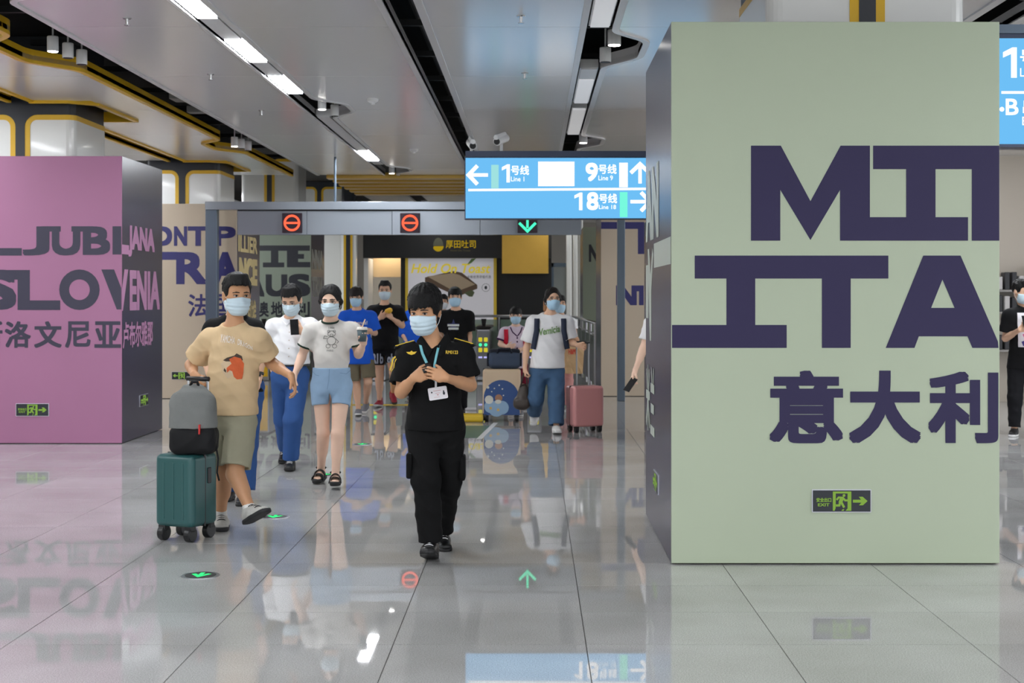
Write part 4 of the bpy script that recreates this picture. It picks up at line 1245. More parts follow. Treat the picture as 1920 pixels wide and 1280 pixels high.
        v.add(cone(c(0, .084, .012), c(0, .106, -.030), .008 * h, .013 * h), .014)
        return v
    def eyes(s, look=0.0, closed=0.0):
        for x in (-1, 1):
            c = s.hp(.031 * x, .0825, .0025)
            v = Vol().add(ell(c, (.0145 * s.hs, .009 * s.hs, .0042 * s.hs * (1 - .6 * closed)), s.A), .003)
            sculpt('eye', v, .0022, M_eyew, s.root)
            c = s.hp(.031 * x + .003 * look, .0868, .0022 - .0015 * closed)
            v = Vol().add(ell(c, (.0074 * s.hs, .0055 * s.hs, .0052 * s.hs * (1 - .4 * closed)), s.A), .003)
            sculpt('iris', v, .002, M_eyed, s.root)
            v = Vol().add(cone(s.hp(.046 * x, .079, .0085), s.hp(.030 * x, .0905, .0095), .0022, .0026), .003).add(cone(s.hp(.030 * x, .0905, .0095), s.hp(.016 * x, .086, .005), .0026, .002), .003)
            sculpt('eyelid', v, .0022, M_brow, s.root)
            v = Vol().add(cone(s.hp(.050 * x, .081, .0215), s.hp(.032 * x, .0945, .0262), .0035, .0048, s.A[0], .8), .003).add(cone(s.hp(.032 * x, .0945, .0262), s.hp(.014 * x, .0955, .0240), .0044, .0034), .003)
            sculpt('eyebrow', v, .0022, M_brow, s.root)
    def mask(s, m=None, pleat=True):
        v = Vol(); c, h, A = s.hp, s.hs, s.A
        v.add(ell(c(0, 0.022, -0.030), (0.076 * h, 0.085 * h, 0.096 * h), A), .02)
        v.add(ell(c(0, 0.056, -0.088), (0.044 * h, 0.042 * h, 0.034 * h), A), .04)
        v.add(cone(c(0, .086, .000), c(0, .112, -.034), .014 * h, .020 * h), .03)
        v.add(ell(c(0, .085, -.055), (.045 * h, .030 * h, .04 * h), A), .03)
        up, f, r = A[2], A[1], A[0]
        for x in (-1, 1):
            v.cut(up + r * x * .22, c(0.03 * x, 0, -.008)); v.cut(r * x * .9 - f * .45, c(.060 * x, .008, -.05))
        v.cut(-up, c(0, 0, -.118)); v.cut(-f, c(0, .014, 0))
        if pleat:
            def pl(X, Y, Z):
                z = ((X - c(0, 0, 0)[0]) * up[0] + (Y - c(0, 0, 0)[1]) * up[1] + (Z - c(0, 0, 0)[2]) * up[2]) / h
                return .0022 * np.sin(z * 2 * np.pi / .024) * np.exp(-((z + .062) / .035) ** 2)
            v.warp(pl)
        o = sculpt('mask', v, s.fine * .9, m or M_maskb, s.root); s.meshes['mask'] = o
        for x in (-1, 1):
            for z0, z1 in ((-.022, .018), (-.088, -.020)):
                pts = [c(.064 * x, .030, z0), c(.078 * x, .010, z0 * .6 + z1 * .4), c(.086 * x, -.014, z1)]
                V, Fc = tube_mesh([Vector(p) for p in pts], .0016 * h, 6)
                mesh('ear_loop', V, Fc, M_loop, o, True)
    def hair(s, style='short', m=None, seed=1, top=.0, front=.05, grow=.012):
        c, h, A = s.hp, s.hs, s.A; v = Vol(); rs = np.random.RandomState(seed)
        up, f, r = A[2], A[1], A[0]
        g = grow; rx, ry, rz, zc = .079 + g * .65, .096 + g * .8, .084 + g + top, .034 + top * .4
        v.add(ell(c(0, -.010, zc), (rx * h, ry * h, rz * h), A), .01)
        # the face and nape are cut free
        if style != 'long':
            v.sub(sbox(c(0, .125, front - .13), (.066 * h, .098 * h, .13 * h), A, r=.030 * h), .012)
            v.cut(-up + f * .55, c(0, .034, -.012 if style == 'bangs' else -.002))
        else:
            v.sub(ell(c(0, .085, -.012), (.062 * h, .075 * h, .080 * h), A), .008)
            v.cut(-up, c(0, 0, -.05))
        # locks combed from the crown give the outline its tufts
        n = 80 if s.fine < .005 else 40
        for i in range(n):
            a = rs.uniform(0, 2 * math.pi); e = rs.uniform(.12, 1.25)
            if math.sin(a) > .45 and e < .62: continue
            def dp(e_, o): return c(math.cos(a) * math.cos(e_) * (rx + o), -.010 + math.sin(a) * math.cos(e_) * (ry + o), zc + math.sin(e_) * (rz + o))
            ln = .010 + .6 * g
            v.add(cone(dp(e + .22, -.004), dp(e - .16, .0015 + .1 * ln * rs.uniform(0, 1)), .0085 * h, .0035 * h), .005)
        if style in ('bangs', 'short'):
            nb_ = 15
            for x in np.linspace(-.056, .056, nb_):
                y = .100 + g * .5 - 8.0 * x * x; j = rs.uniform(-.008, .006)
                low = front - .006 + j if style == 'bangs' else front + .004 + j * .6
                v.add(cone(c(x * .75, y - .040, front + .052), c(x + rs.uniform(-.006, .006), y - .002, low), .014 * h, .0035 * h), .012)
        if style == 'long':
            for x in (-1, 1):
                v.add(cone(c(.062 * x, .030, .045), c(.080 * x, -.002, -.010), .020 * h, .018 * h), .02)
                v.add(cone(c(.080 * x, -.002, -.010), c(.068 * x, -.030, -.070), .018 * h, .012 * h), .02)
            v.add(ell(c(0, -.085, -.03), (.06 * h, .04 * h, .05 * h), A), .03)
        o = sculpt('hair', v, s.fine * .85, m or M_hair, s.root, 0); s.meshes['hair'] = o
        return o
    def glasses(s, m=None, r=.021):
        m = m or M_blk; pts_all = []
        bmv, bmf = [], []
        for x in (-1, 1):
            ring = [Vector(s.hp(.032 * x + 1.15 * r * math.cos(t), .094, .000 + .85 * r * math.sin(t))) for t in np.linspace(0, 2 * math.pi, 21)[:-1]]
            V, Fc = tube_mesh(ring, .0016 * s.hs, 6, closed=True); k = len(bmv); bmv += V; bmf += [tuple(i + k for i in q) for q in Fc]
            V, Fc = tube_mesh([Vector(s.hp(.056 * x, .092, .004)), Vector(s.hp(.078 * x, .05, .006)), Vector(s.hp(.082 * x, -.01, .004))], .0014 * s.hs, 6)
            k = len(bmv); bmv += V; bmf += [tuple(i + k for i in q) for q in Fc]
        V, Fc = tube_mesh([Vector(s.hp(-.009, .096, .003)), Vector(s.hp(0, .099, .006)), Vector(s.hp(.009, .096, .003))], .0014 * s.hs, 6)
        k = len(bmv); bmv += V; bmf += [tuple(i + k for i in q) for q in Fc]
        mesh('glasses', bmv, bmf, m, s.root, True)
    def hand(s, v, q, d, t, right, curl=(.25, .35, .25), spread=.0, thumb=(.75, .55, .25), thumb_curl=.3, size=1.0):
        """d: wrist to knuckles, t: towards the thumb, right: a right hand"""
        S = s.S * size; w = s.J['w' + q]; e = s.J['e' + q]
        d = unit(d); t = np.asarray(t, float); t = unit(t - d * np.dot(d, t)); n = np.cross(d, t) * (-1 if right else 1)
        v.add(cone(w + (e - w) * .18, w, .0235 * S, .025 * S), .01)
        v.add(cone(w - d * .005, w + d * .035 * S, .024 * S, .034 * S, t, .72, .48), .016)
        v.add(cone(w + d * .03 * S, w + d * .074 * S, .036 * S, .038 * S, t, .46, .30), .014)
        v.add(cone(w + d * .018 * S + t * .018 * S + n * .006 * S, w + d * .055 * S + t * .026 * S + n * .008 * S, .017 * S, .013 * S), .014)
        offs = (.030, .0105, -.010, -.029); lens = (.070, .079, .073, .057); rad = (.0088, .0092, .0088, .0078)
        for i in range(4):
            a0 = 0.0; p = w + d * (.084 - (.006 if i == 3 else 0) - (.002 if i == 0 else 0)) * S + t * offs[i] * S
            dd0 = unit(d + t * (offs[i] * 6 * spread))
            v.add(cone(p - d * .03 * S, p, rad[i] * S, rad[i] * 1.08 * S), .004)
            for fr, cu, rr in zip((.46, .30, .24), curl, (1.0, .92, .84)):
                a0 += cu * (1 + .07 * i); dd = dd0 * math.cos(a0) + n * math.sin(a0)
                p2 = p + dd * lens[i] * fr * S
                v.add(cone(p, p2, rad[i] * rr * S, rad[i] * rr * .93 * S), .0025)
                p = p2
        b = w + d * .028 * S + t * .030 * S + n * .006 * S
        td = unit(d * thumb[0] + t * thumb[1] + n * thumb[2])
        p2 = b + td * .036 * S; td2 = unit(td + n * thumb_curl - t * thumb_curl * .8 + d * .1); p3 = p2 + td2 * .030 * S
        v.add(cone(b - td * .015 * S, p2, .0125 * S, .0105 * S), .006); v.add(cone(p2, p3, .0105 * S, .0085 * S), .003)
    # ---- clothing
    def shirt(s, m, sleeve=.55, hem=None, loose=.018, sl_r=(.066, .072), neck=.075, vneck=0.0, amp=.004, seed=3, hem_loose=None, name='shirt', straight=True):
        J, S = s.J, s.S; v = Vol(); s.torso(v, loose, .04, (loose + .012) if hem_loose is None else hem_loose)
        pel = (J['hl'] + J['hr']) / 2; sm = (J['sl'] + J['sr']) / 2
        hz = hem if hem is not None else pel[2] - .06
        for q in 'lr':
            sh, e, w = J['s' + q], J['e' + q], J['w' + q]
            v.add(ell(sh - V3(0, 0, .008), ((.050 + loose * .75) * S,) * 3), .035)
            if sleeve <= 1:
                v.add(cone(sh, sh + (e - sh) * sleeve, sl_r[0] * S, sl_r[1] * S, cap1=True), .045)
            else:
                v.add(cone(sh, e, sl_r[0] * S, sl_r[1] * S), .022); v.add(cone(e, e + (w - e) * (sleeve - 1), sl_r[1] * S, sl_r[1] * .72 * S, cap1=True), .02)
        pw = max(np.linalg.norm(J['hr'] - J['hl']) / 2 + .055 * S, .125 * S) * (.5 + .5 * s.G)
        ho = loose + .012 if hem_loose is None else hem_loose
        sw_ = np.linalg.norm(J['sr'] - J['sl']) / 2; cw_ = max(sw_ * .80, .11 * S); hwid = max(pw + ho, cw_ + loose) if straight else 0
        if straight:
            tp = pel + (sm - pel) * .70; ry_ = .100 * S * s.G + loose
            v.add(cone(V3(pel[0], pel[1], hz - .02), tp, hwid, cw_ + loose, s.us, (ry_ + .012) / hwid, ry_ / (cw_ + loose)), .03)
        if hz < pel[2]: v.add(cone(V3(pel[0], pel[1], hz - .02), pel, pw + ho * 1.1, pw + ho, s.us, (.108 * S * s.G + ho * 1.1) / (pw + ho * 1.1), (.108 * S * s.G + ho) / (pw + ho)), .03)
        v.warp(folds(amp, seed))
        v.cut((0, 0, -1), (0, 0, hz))
        # openings: neck, sleeves, hem
        nb = J['neck'] + V3(0, 0, .030 * S)
        v.sub(ell(nb + s.fwd * .020 * S, (neck * S, neck * .95 * S, .042 * S), np.array([s.us, s.fwd, V3(0, 0, 1)])), .008)
        if vneck: v.sub(cone(nb + s.fwd * .09 * S, nb + s.fwd * .115 * S - V3(0, 0, vneck), .042 * S, .006 * S), .006)
        for q in 'lr':
            sh, e, w = J['s' + q], J['e' + q], J['w' + q]
            if sleeve <= 1:
                p = sh + (e - sh) * sleeve; dd = unit(e - sh); v.sub(cone(p - dd * .025, p + dd * .05, (sl_r[1] - .021) * S, (sl_r[1] - .019) * S, cap0=True), .004)
        o = sculpt(name, v, s.res * .9, m, s.root); s.meshes[name] = o
        return o
    def collar_rib(s, m, neck=.075, r=.007):
        J, S = s.J, s.S; A = [s.us, s.fwd]; nb = J['neck'] + V3(0, 0, .030 * S) + s.fwd * .020 * S
        return A, nb
    def trousers(s, m, r=(.105, .082, .074), end=.96, top=.05, amp=.005, seed=5, loose=.012, name='trousers', hem_cut=True):
        """end: 1 = at the ankle; below 0 to -1 = on the thigh (shorts)"""
        J, S = s.J, s.S; v = Vol(); pel = (J['hl'] + J['hr']) / 2
        hw = np.linalg.norm(J['hr'] - J['hl']) / 2; pw = max(hw + .055 * S, .125 * S) * (0.5 + .5 * s.G)
        v.add(cone(pel - V3(0, 0, .02), pel + V3(0, 0, .16 * S), pw + loose, (pw + loose) * .95, s.us, (.108 * S * s.G + loose) / (pw + loose)), .03)
        for q in 'lr':
            h, k, a = J['h' + q], J['k' + q], J['a' + q]
            if end <= 0:
                e = h + (k - h) * (-end); v.add(cone(h, e, r[0] * S, r[1] * S, cap1=True), .014)
            else:
                v.add(cone(h, k, r[0] * S, r[1] * S), .02); e = k + (a - k) * end; v.add(cone(k, e, r[1] * S, r[2] * S, cap1=True), .03)
        v.warp(folds(amp, seed, 34, 26))
        v.cut((0, 0, 1), (0, 0, pel[2] + top * S))
        if end <= 0 and name != 'skirt':
            m0 = (J['hl'] + (J['kl'] - J['hl']) * (-end) + J['hr'] + (J['kr'] - J['hr']) * (-end)) / 2
            v.sub(cone(m0 - V3(0, 0, .03), V3(pel[0], pel[1], pel[2] - .06 * S), .022, .003, s.us, 7.0, 30.0), .008)
        for q in 'lr':
            h, k, a = J['h' + q], J['k' + q], J['a' + q]
            e, dd = (h + (k - h) * (-end), unit(k - h)) if end <= 0 else (k + (a - k) * end, unit(a - k))
            rr = r[1] if end <= 0 else r[2]
            v.sub(cone(e - dd * .02, e + dd * .05, (rr - .020) * S, (rr - .018) * S, cap0=True), .004)
        o = sculpt(name, v, s.res * .9, m, s.root); s.meshes[name] = o
        return o
    def shoe(s, q, m, msole, yaw=0.0, pitch=0.0, high=.0, w=1.0, sandal=False, panel=None):
        """yaw 0 = towards the camera, positive = towards picture right; pitch up raises the toe"""
        S = s.S; a = s.J['a' + q]
        f = V3(math.sin(yaw), -math.cos(yaw), 0); u = V3(0, 0, 1)
        f, u = f * math.cos(pitch) + u * math.sin(pitch), u * math.cos(pitch) - f * math.sin(pitch)
        r = np.cross(f, u); P = lambda x, y, z: a + S * (r * x + f * y + u * z)
        A = np.array([r, f, u])
        if not sandal:
            v = Vol()
            v.add(cone(P(0, -.035, -.045), P(0, .045, -.048), .037 * S * w, .042 * S * w, r, 1.0), .02)
            v.add(cone(P(0, .045, -.055), P(0, .145, -.062), .044 * S * w, .040 * S * w, r, .85, .55), .03)
            v.add(cone(P(0, -.012, -.035), P(0, -.010, .002 + high), .040 * S * w, .039 * S * w, cap1=True), .018)
            v.sub(cone(P(0, -.010, .0 + high), P(0, -.008, .06 + high), .031 * S, .034 * S), .006)
            v.cut(-u, P(0, 0, -.066))
            o = sculpt('shoe', v, .005 if s.fine < .005 else .008, m, s.root)
            v = Vol(); v.add(cone(P(0, -.04, -.074), P(0, .05, -.074), .040 * S * w, .045 * S * w, r, 1), .02); v.add(cone(P(0, .05, -.074), P(0, .150, -.072), .045 * S * w, .041 * S * w, r, 1), .02)
            v.cut(-u, P(0, 0, -.085)); v.cut(u, P(0, 0, -.060))
            sculpt('sole', v, .005 if s.fine < .005 else .008, msole, o)
            # tongue and laces
            for i in range(4 if s.fine < .005 else 0):
                y = .030 + i * .022; z = .007 - i * .0095
                V, Fc = tube_mesh([Vector(P(x, y + (.004 if abs(x) < .01 else 0), z + .004 - 14 * x * x)) for x in (-.026, -.013, 0, .013, .026)], .0032, 6)
                mesh('lace', V, Fc, M_blk if msole is not M_blk else M_white, o, True)
            if panel is not None:
                for x in (-1, 1):
                    v = Vol().add(cone(P(.036 * x * w, -.02, -.035), P(.041 * x * w, .06, -.050), .011, .008, u, .5), .006).add(cone(P(.041 * x * w, .06, -.050), P(.036 * x * w, .10, -.060), .009, .006, u, .5), .006)
                    sculpt('side_patch', v, .004, panel, o)
            return o
        # bare foot with straps
        v = Vol()
        v.add(cone(P(0, -.035, -.045), P(0, .04, -.045), .032 * S, .034 * S, r, .95), .02); v.add(cone(P(0, .04, -.05), P(0, .12, -.06), .036 * S, .038 * S, r, .8, .38), .03)
        v.add(cone(P(0, 0, -.02), P(0, -.004, .04), .036 * S, .034 * S), .03)
        for i, x in enumerate((-.026, -.013, 0, .013, .025)): v.add(cone(P(x, .115, -.060), P(x, .155 - .012 * abs(i - 1), -.063), .008 * S, .007 * S), .005)
        v.cut(-u, P(0, 0, -.070))
        o = sculpt('foot', v, .005, s.skin, s.root)
        v = Vol(); v.add(cone(P(0, -.045, -.076), P(0, .05, -.076), .040 * S, .044 * S, r, 1), .02); v.add(cone(P(0, .05, -.076), P(0, .145, -.076), .044 * S, .043 * S, r, 1), .02)
        v.cut(-u, P(0, 0, -.10)); v.cut(u, P(0, 0, -.062))
        b = sculpt('sandal', v, .005, m, s.root)
        def strap(y0, z0, rx, rz, wd):
            V, Fc = [], []
            n = 14
            for i in range(n + 1):
                t = math.pi * i / n
                for dy, th in ((-wd, .0), (wd, .0), (wd, .007), (-wd, .007)):
                    V.append(Vector(P((rx + th) * math.cos(t), y0 + dy, z0 + (rz + th) * math.sin(t))))
            for i in range(n):
                for k in range(4): Fc.append((i * 4 + k, i * 4 + (k + 1) % 4, (i + 1) * 4 + (k + 1) % 4, (i + 1) * 4 + k))
            mesh('strap', V, Fc, m, b, True)
        strap(.105, -.078, .049, .052, .024); strap(.045, -.065, .046, .066, .020); strap(-.004, .012, .041, .012, .010)
        V, Fc = tube_mesh([Vector(P(.040, .0, .012)), Vector(P(.02, -.04, .02)), Vector(P(-.02, -.04, .02)), Vector(P(-.040, .0, .012))], .008, 8); mesh('strap', V, Fc, m, b, True)
        return b
    # ---- print laid on a garment, seen from the front
    def decal(s, pr, on, m, name='print', off=.003, cuts=2):
        me = s.meshes[on].data; ro = Vector(s.root.location)
        bv = BVHTree.FromPolygons([v.co + ro for v in me.vertices], [tuple(p.vertices) for p in me.polygons])
        bm = bmesh.new(); vs = [bm.verts.new((u, 0, v)) for u, v in pr.V]
        for f_ in pr.F:
            try: bm.faces.new([vs[i] for i in f_])
            except ValueError: pass
        bm.verts.index_update()
        for _ in range(5):
            es = [e for e in bm.edges if e.calc_length() > .025]
            if not es: break
            bmesh.ops.subdivide_edges(bm, edges=es, cuts=1); bmesh.ops.triangulate(bm, faces=[f_ for f_ in bm.faces if len(f_.verts) > 4])
        n0 = len(pr.V)
        for i, v in enumerate(bm.verts):
            hit = bv.ray_cast(Vector((v.co.x, s.Y - 3, v.co.z)), Vector((0, 1, 0)))
            y = hit[0].y if hit[0] is not None else s.Y
            w = pr.W.get(i, 0) if i < n0 else 0
            v.co.y = y - off - w
        return bm_done(name, bm, m, s.root)
    def surf(s, on, x, z, off=.003):
        """front surface point of a garment at world x, z"""
        if not hasattr(s, '_bv'): s._bv = {}
        if on not in s._bv:
            me = s.meshes[on].data; ro = Vector(s.root.location)
            s._bv[on] = BVHTree.FromPolygons([v.co + ro for v in me.vertices], [tuple(p.vertices) for p in me.polygons])
        hit = s._bv[on].ray_cast(Vector((x, s.Y - 3, z)), Vector((0, 1, 0)))
        y = hit[0].y if hit[0] is not None else s.Y
        return Vector((x, y - off, z))
    def band(s, on, pts, w, m, name, off=.004, th=.003):
        """a flat ribbon lying on the front of a garment along (x, z) points"""
        V, Fc = [], []; n = len(pts)
        for i in range(n):
            a = Vector(pts[max(i - 1, 0)]); b = Vector(pts[min(i + 1, n - 1)]); d = (b - a).normalized(); nn = Vector((-d.y, d.x))
            for sg in (-.5, .5):
                x, z = Vector(pts[i]) + nn * (w * sg)
                p = s.surf(on, x, z, off); V.append(p); V.append(p + Vector((0, -th, 0)))
        for i in range(n - 1):
            a, b = i * 4, i * 4 + 4
            Fc += [(a + 1, a + 3, b + 3, b + 1), (a, b, b + 2, a + 2), (a, a + 1, b + 1, b), (a + 2, b + 2, b + 3, a + 3)]
        return mesh(name, V, Fc, m, s.root, True)

def dense(pts, n):
    out = []
    for a, b in zip(pts, pts[1:]):
        for i in range(n): out.append((a[0] + (b[0] - a[0]) * i / n, a[1] + (b[1] - a[1]) * i / n))
    out.append(tuple(pts[-1])); return out
def XZ(px, py, Y): p = PX(px, py, Y); return (p.x, p.z)

def phone(label, c, up, right, w=.072, h=.15, screen=True, t=.009):
    c, up = Vector(c), Vector(up).normalized(); right = Vector(right); right = (right - up * right.dot(up)).normalized(); n = right.cross(up)
    e = empty('smartphone', c, label, 'phone')
    def slab_(nm, hw, hh, d0, d1, m):
        Vv = [c + right * x * hw + up * y * hh + n * d for d in (d0, d1) for x, y in ((-1, -1), (1, -1), (1, 1), (-1, 1))]
        mesh(nm, Vv, [(0, 1, 2, 3), (7, 6, 5, 4), (0, 4, 5, 1), (1, 5, 6, 2), (2, 6, 7, 3), (3, 7, 4, 0)], m, e)
    slab_('case', w / 2, h / 2, -t / 2, t / 2, M_phone); slab_('screen', w / 2 * .93, h / 2 * .95, t / 2, t / 2 + .0006, M_phoneg if screen else M_phone)
    return e
# ---------------------------------------------------------------- 1 the guard
M_unif = cloth('black uniform', (7, 7, 8), .85, .1, .15)
M_goldt = mat('gold thread', (226, 190, 50), .5)
M_shoeb = mat('black leather', (14, 14, 15), .4)
g1 = Person(8.47, dict(head=(797, 583, -.03), neck=(813, 648, .02), sl=(766, 664, .03), sr=(864, 660, .0), el=(752, 735, -.03), er=(882, 722, -.02), wl=(776, 708, -.24), wr=(836, 708, -.28),
        hl=(790, 800, .02), hr=(842, 800, .02), kl=(799, 900, -.12), kr=(839, 905, .08), al=(808, None, -.10, .015), ar=(827, None, .34, .02)),
        'guard in black uniform walking and looking at a phone, teal lanyard', S=.98, girth=1.0, head_yaw=.30, head_pitch=.20, skin=M_skin2, res=.0075, fine=.0036, head=1.13)
g1.body(pose=dict(l=dict(d=(.88, -.05, .30), t=(-.25, .25, .9), right=True, curl=(.35, 1.0, .6), thumb=(.75, .6, .2), thumb_curl=.3, size=.94),
                  r=dict(d=(-.88, -.10, .28), t=(.25, .25, .9), right=False, curl=(.2, .75, .6), spread=.4, thumb=(.75, .6, .2), thumb_curl=.3, size=.94)))
g1.eyes(look=.5); g1.mask(); g1.hair('bangs', seed=4, top=.010, front=.046, grow=.020)
g1.shirt(M_unif, sleeve=.80, hem=float(PX(0, 806, 8.47).z), loose=.020, sl_r=(.072, .084), neck=.070, vneck=.10, amp=.005, seed=8)
g1.trousers(M_unif, r=(.102, .086, .076), end=.97, top=.08, seed=9, amp=.006, loose=.018)
o = g1.shoe('l', M_shoeb, M_blk, yaw=-.05, pitch=.30, w=1.15); g1.shoe('r', M_shoeb, M_blk, yaw=.25, pitch=-.15, w=1.1)
Y1 = 8.47
def gx(x, y): return XZ(x, y, Y1)
# collar wings
for sgn, pts in ((-1, [(790, 628), (781, 640), (806, 668), (812, 655)]), (1, [(838, 622), (846, 640), (829, 668), (812, 660)])):
    V = []
    for x, y in pts:
        p = g1.surf('shirt', *gx(x, y), .006); V += [p, p + Vector((0, -.006, 0))]
    mesh('collar', V, [(1, 3, 5, 7), (0, 6, 4, 2), (0, 2, 3, 1), (2, 4, 5, 3), (4, 6, 7, 5), (6, 0, 1, 7)], M_unif, g1.root)
# epaulettes
for q, col in (('sl', -1), ('sr', 1)):
    a = g1.J[q] + V3(.035 * -col, -.01, .072); b = g1.J[q] + V3(.075 * col, -.01, .040)
    v = Vol().add(cone(a, b, .028, .030, (0, 1, 0), .32), .01); sculpt('epaulette', v, .005, M_unif, g1.root)
    v = Vol().add(cone(a + V3(0, -.022, .012), b + V3(0, -.024, .012), .0035, .0035), .003).add(cone(b + V3(-.012 * col, -.026, .012), b + V3(-.012 * col, .02, .014), .0035, .0035), .003)
    sculpt('gold_stripe', v, .003, M_goldt, g1.root)
# badges
pr = Print2D(); k = Y1 / F
c = gx(773, 660.5); pr.poly([(c[0] - 10 * k, c[1] + 1.5 * k), (c[0] - 3 * k, c[1] + 1.5 * k), (c[0], c[1] + 4 * k), (c[0] + 3 * k, c[1] + 1.5 * k), (c[0] + 10 * k, c[1] + 2.5 * k), (c[0] + 6 * k, c[1] - 2 * k), (c[0], c[1] - 4 * k), (c[0] - 6 * k, c[1] - 2 * k)])
g1.decal(pr, 'shirt', M_goldt, 'wing_badge', .004)
pr = Print2D(); a, b = gx(837, 662.5), gx(860, 656); pr.text('RM0123', a[0], b[0], a[1], b[1], .02); g1.decal(pr, 'shirt', M_goldt, 'name_strip', .004)
# sleeve patch
pr = Print2D(); pr.line(dense([gx(742, 668), gx(736, 674), gx(735, 684), gx(731, 694)], 2), 3 * k); pr.line(dense([gx(744, 672), gx(740, 680), gx(740, 688), gx(733, 697)], 2), 1.6 * k); g1.decal(pr, 'shirt', M_goldt, 'sleeve_patch', .004)
# cargo pockets and belt
for q, sg in (('l', -1), ('r', 1)):
    h, kn = g1.J['h' + q], g1.J['k' + q]; p = h + (kn - h) * .72 + V3(.088 * sg, 0, 0)
    v = Vol().add(sbox(p, (.018, .065, .075), r=.012), .01); sculpt('cargo_pocket', v, .006, M_unif, g1.root)
# lanyard and card
M_teal = mat('teal ribbon', (118, 186, 196), .6)
g1.band('shirt', dense([gx(787, 640), gx(794, 662), gx(806, 686)], 5), .016, M_teal, 'lanyard', .010)
g1.band('shirt', dense([gx(826, 636), gx(821, 662), gx(817, 682), gx(818, 712)], 5), .014, M_teal, 'lanyard', .012)
cc = g1.surf('shirt', *gx(824, 734), .02)
card = empty('name_card', cc, 'white name card hanging on the teal lanyard', 'name card')
w2, h2 = 17.5 * k, 11.5 * k; ca, sa = math.cos(.16), math.sin(.16)
def cpt(x, z, d): return Vector((cc.x + x * ca - z * sa, cc.y + d, cc.z + x * sa + z * ca))
rr = rrect(-w2, w2, -h2, h2, 2.5 * k, 3)
V = [cpt(x, z, 0) for x, z in rr] + [cpt(x, z, -.004) for x, z in rr]; n = len(rr)
mesh('holder', V, [tuple(range(n)), tuple(range(2 * n - 1, n - 1, -1))] + [(i, (i + 1) % n, n + (i + 1) % n, n + i) for i in range(n)], mat('card white', (232, 228, 232), .35), card)
pr = Print2D(); pr.disc(11 * k, -1.5 * k, 2.2 * k, 10, 3.2 * k); pr.disc(11 * k, 2.4 * k, 1.5 * k, 10); pr.disc(-11 * k, 3 * k, 1.6 * k, 10); pr.put('photo_print', M_ink, card, lambda u, v: cpt(u, v, -.0046))
pr = Print2D(); pr.rect(-8 * k, 6 * k, 4.6 * k, 5.4 * k); pr.rect(-5 * k, 4 * k, 0, .6 * k); pr.rect(-2 * k, 1 * k, -3.6 * k, -2 * k); pr.rect(-8 * k, 2 * k, -7 * k, -6.5 * k); pr.put('text_print', mat('card red', (200, 130, 130), .5), card, lambda u, v: cpt(u, v, -.0046))
box('clip', cc.x - .006 - .012, cc.x + .006 - .012, cc.y - .006, cc.y + .002, cc.z + h2 - .004, cc.z + h2 + .045, mat('clip white', (220, 220, 224), .4), card)
ph = (g1.J['wl'] + g1.J['wr']) / 2
phone("black phone in the guard's hands", PX(800, 689, Y1 - .225), (-.25, .93, .30), (.85, .3, .3), .060, .12, False)

# ---------------------------------------------------------------- 2 man in the sand T-shirt with luggage
M_sandt = cloth('sand cotton', (214, 186, 146)); M_khaki = cloth('khaki cotton', (158, 154, 132)); M_snk = mat('grey sneaker', (196, 194, 188), .6, var=.15, vscale=60); M_rub = mat('sole rubber', (40, 40, 42), .7)
g2 = Person(9.45, dict(head=(444, 553, .02), neck=(440, 612, .03), sl=(395, 636, .12), sr=(483, 636, -.06), el=(358, 684, .24), er=(508, 680, .04), wl=(364, 702, .02), wr=(545, 704, -.16),
        hl=(416, 790, .06), hr=(454, 790, -.02), kl=(420, 885, .02), kr=(440, 888, -.14), al=(414, None, .12, .0), ar=(468, None, -.24, .095)),
        'man in sand T-shirt and khaki shorts pulling the teal suitcase', S=1.03, girth=.98, head_yaw=-.50, head_pitch=.10, skin=M_skin2, res=.0075, fine=.004, head=1.07)
g2.body(pose=dict(l=dict(d=(.35, -.45, -.75), t=(.6, -.5, .3), right=True, curl=(1.0, 1.0, .7), thumb=(.6, .5, .5)),
                  r=dict(d=(.35, -.12, -.85), t=(.2, -.9, .1), right=False, curl=(.4, .55, .4), thumb=(.8, .45, .3))))
g2.eyes(look=.5); g2.mask(); g2.hair('short', seed=6, top=.008, front=.066, grow=.010)
g2.shirt(M_sandt, sleeve=.70, hem=float(PX(0, 777, 9.45).z), loose=.024, sl_r=(.072, .086), neck=.074, amp=.005, seed=11)
g2.trousers(M_khaki, r=(.100, .098, 0), end=-.88, top=.06, seed=12, name='shorts', loose=.02)
M_spt = mat('dark sneaker patch', (70, 68, 66), .6)
g2.shoe('l', M_snk, M_rub, yaw=.25, pitch=0, w=1.12, panel=M_spt); g2.shoe('r', M_snk, M_rub, yaw=.75, pitch=.42, w=1.12, panel=M_spt)
for q in 'lr':
    a = g2.J['a' + q]; v = Vol().add(cone(a - V3(0, 0, .02), a + (g2.J['k' + q] - a) * .10, .042, .040, cap1=True), .01); sculpt('sock', v, .006, mat('white sock', (226, 224, 220), .8), g2.root)
Y2 = 9.45; k = Y2 / F
pr = Print2D()
letters = 'YAMCHA DRAGON'; xs = np.linspace(418, 479, len(letters))
for ch, x in zip(letters, xs):
    if ch == ' ': continue
    t = (x - 418) / 61; yb = 641 + 14 * t - 6 * math.sin(math.pi * t) * .6; hgt = 15 - 7 * t
    a, b = XZ(x - 2.3, yb, Y2), XZ(x + 2.1, yb - hgt, Y2); pr.text(ch, a[0], b[0], a[1], b[1], .03)
g2.decal(pr, 'shirt', mat('shirt print white', (234, 224, 212), .7), 'lettering', .004)
def shape(P, m, nm, off, pts, per=g2, Yp=Y2): q = Print2D(); q.poly([XZ(x, y, Yp) for x, y in pts]); return per.decal(q, 'shirt', m, nm, off)
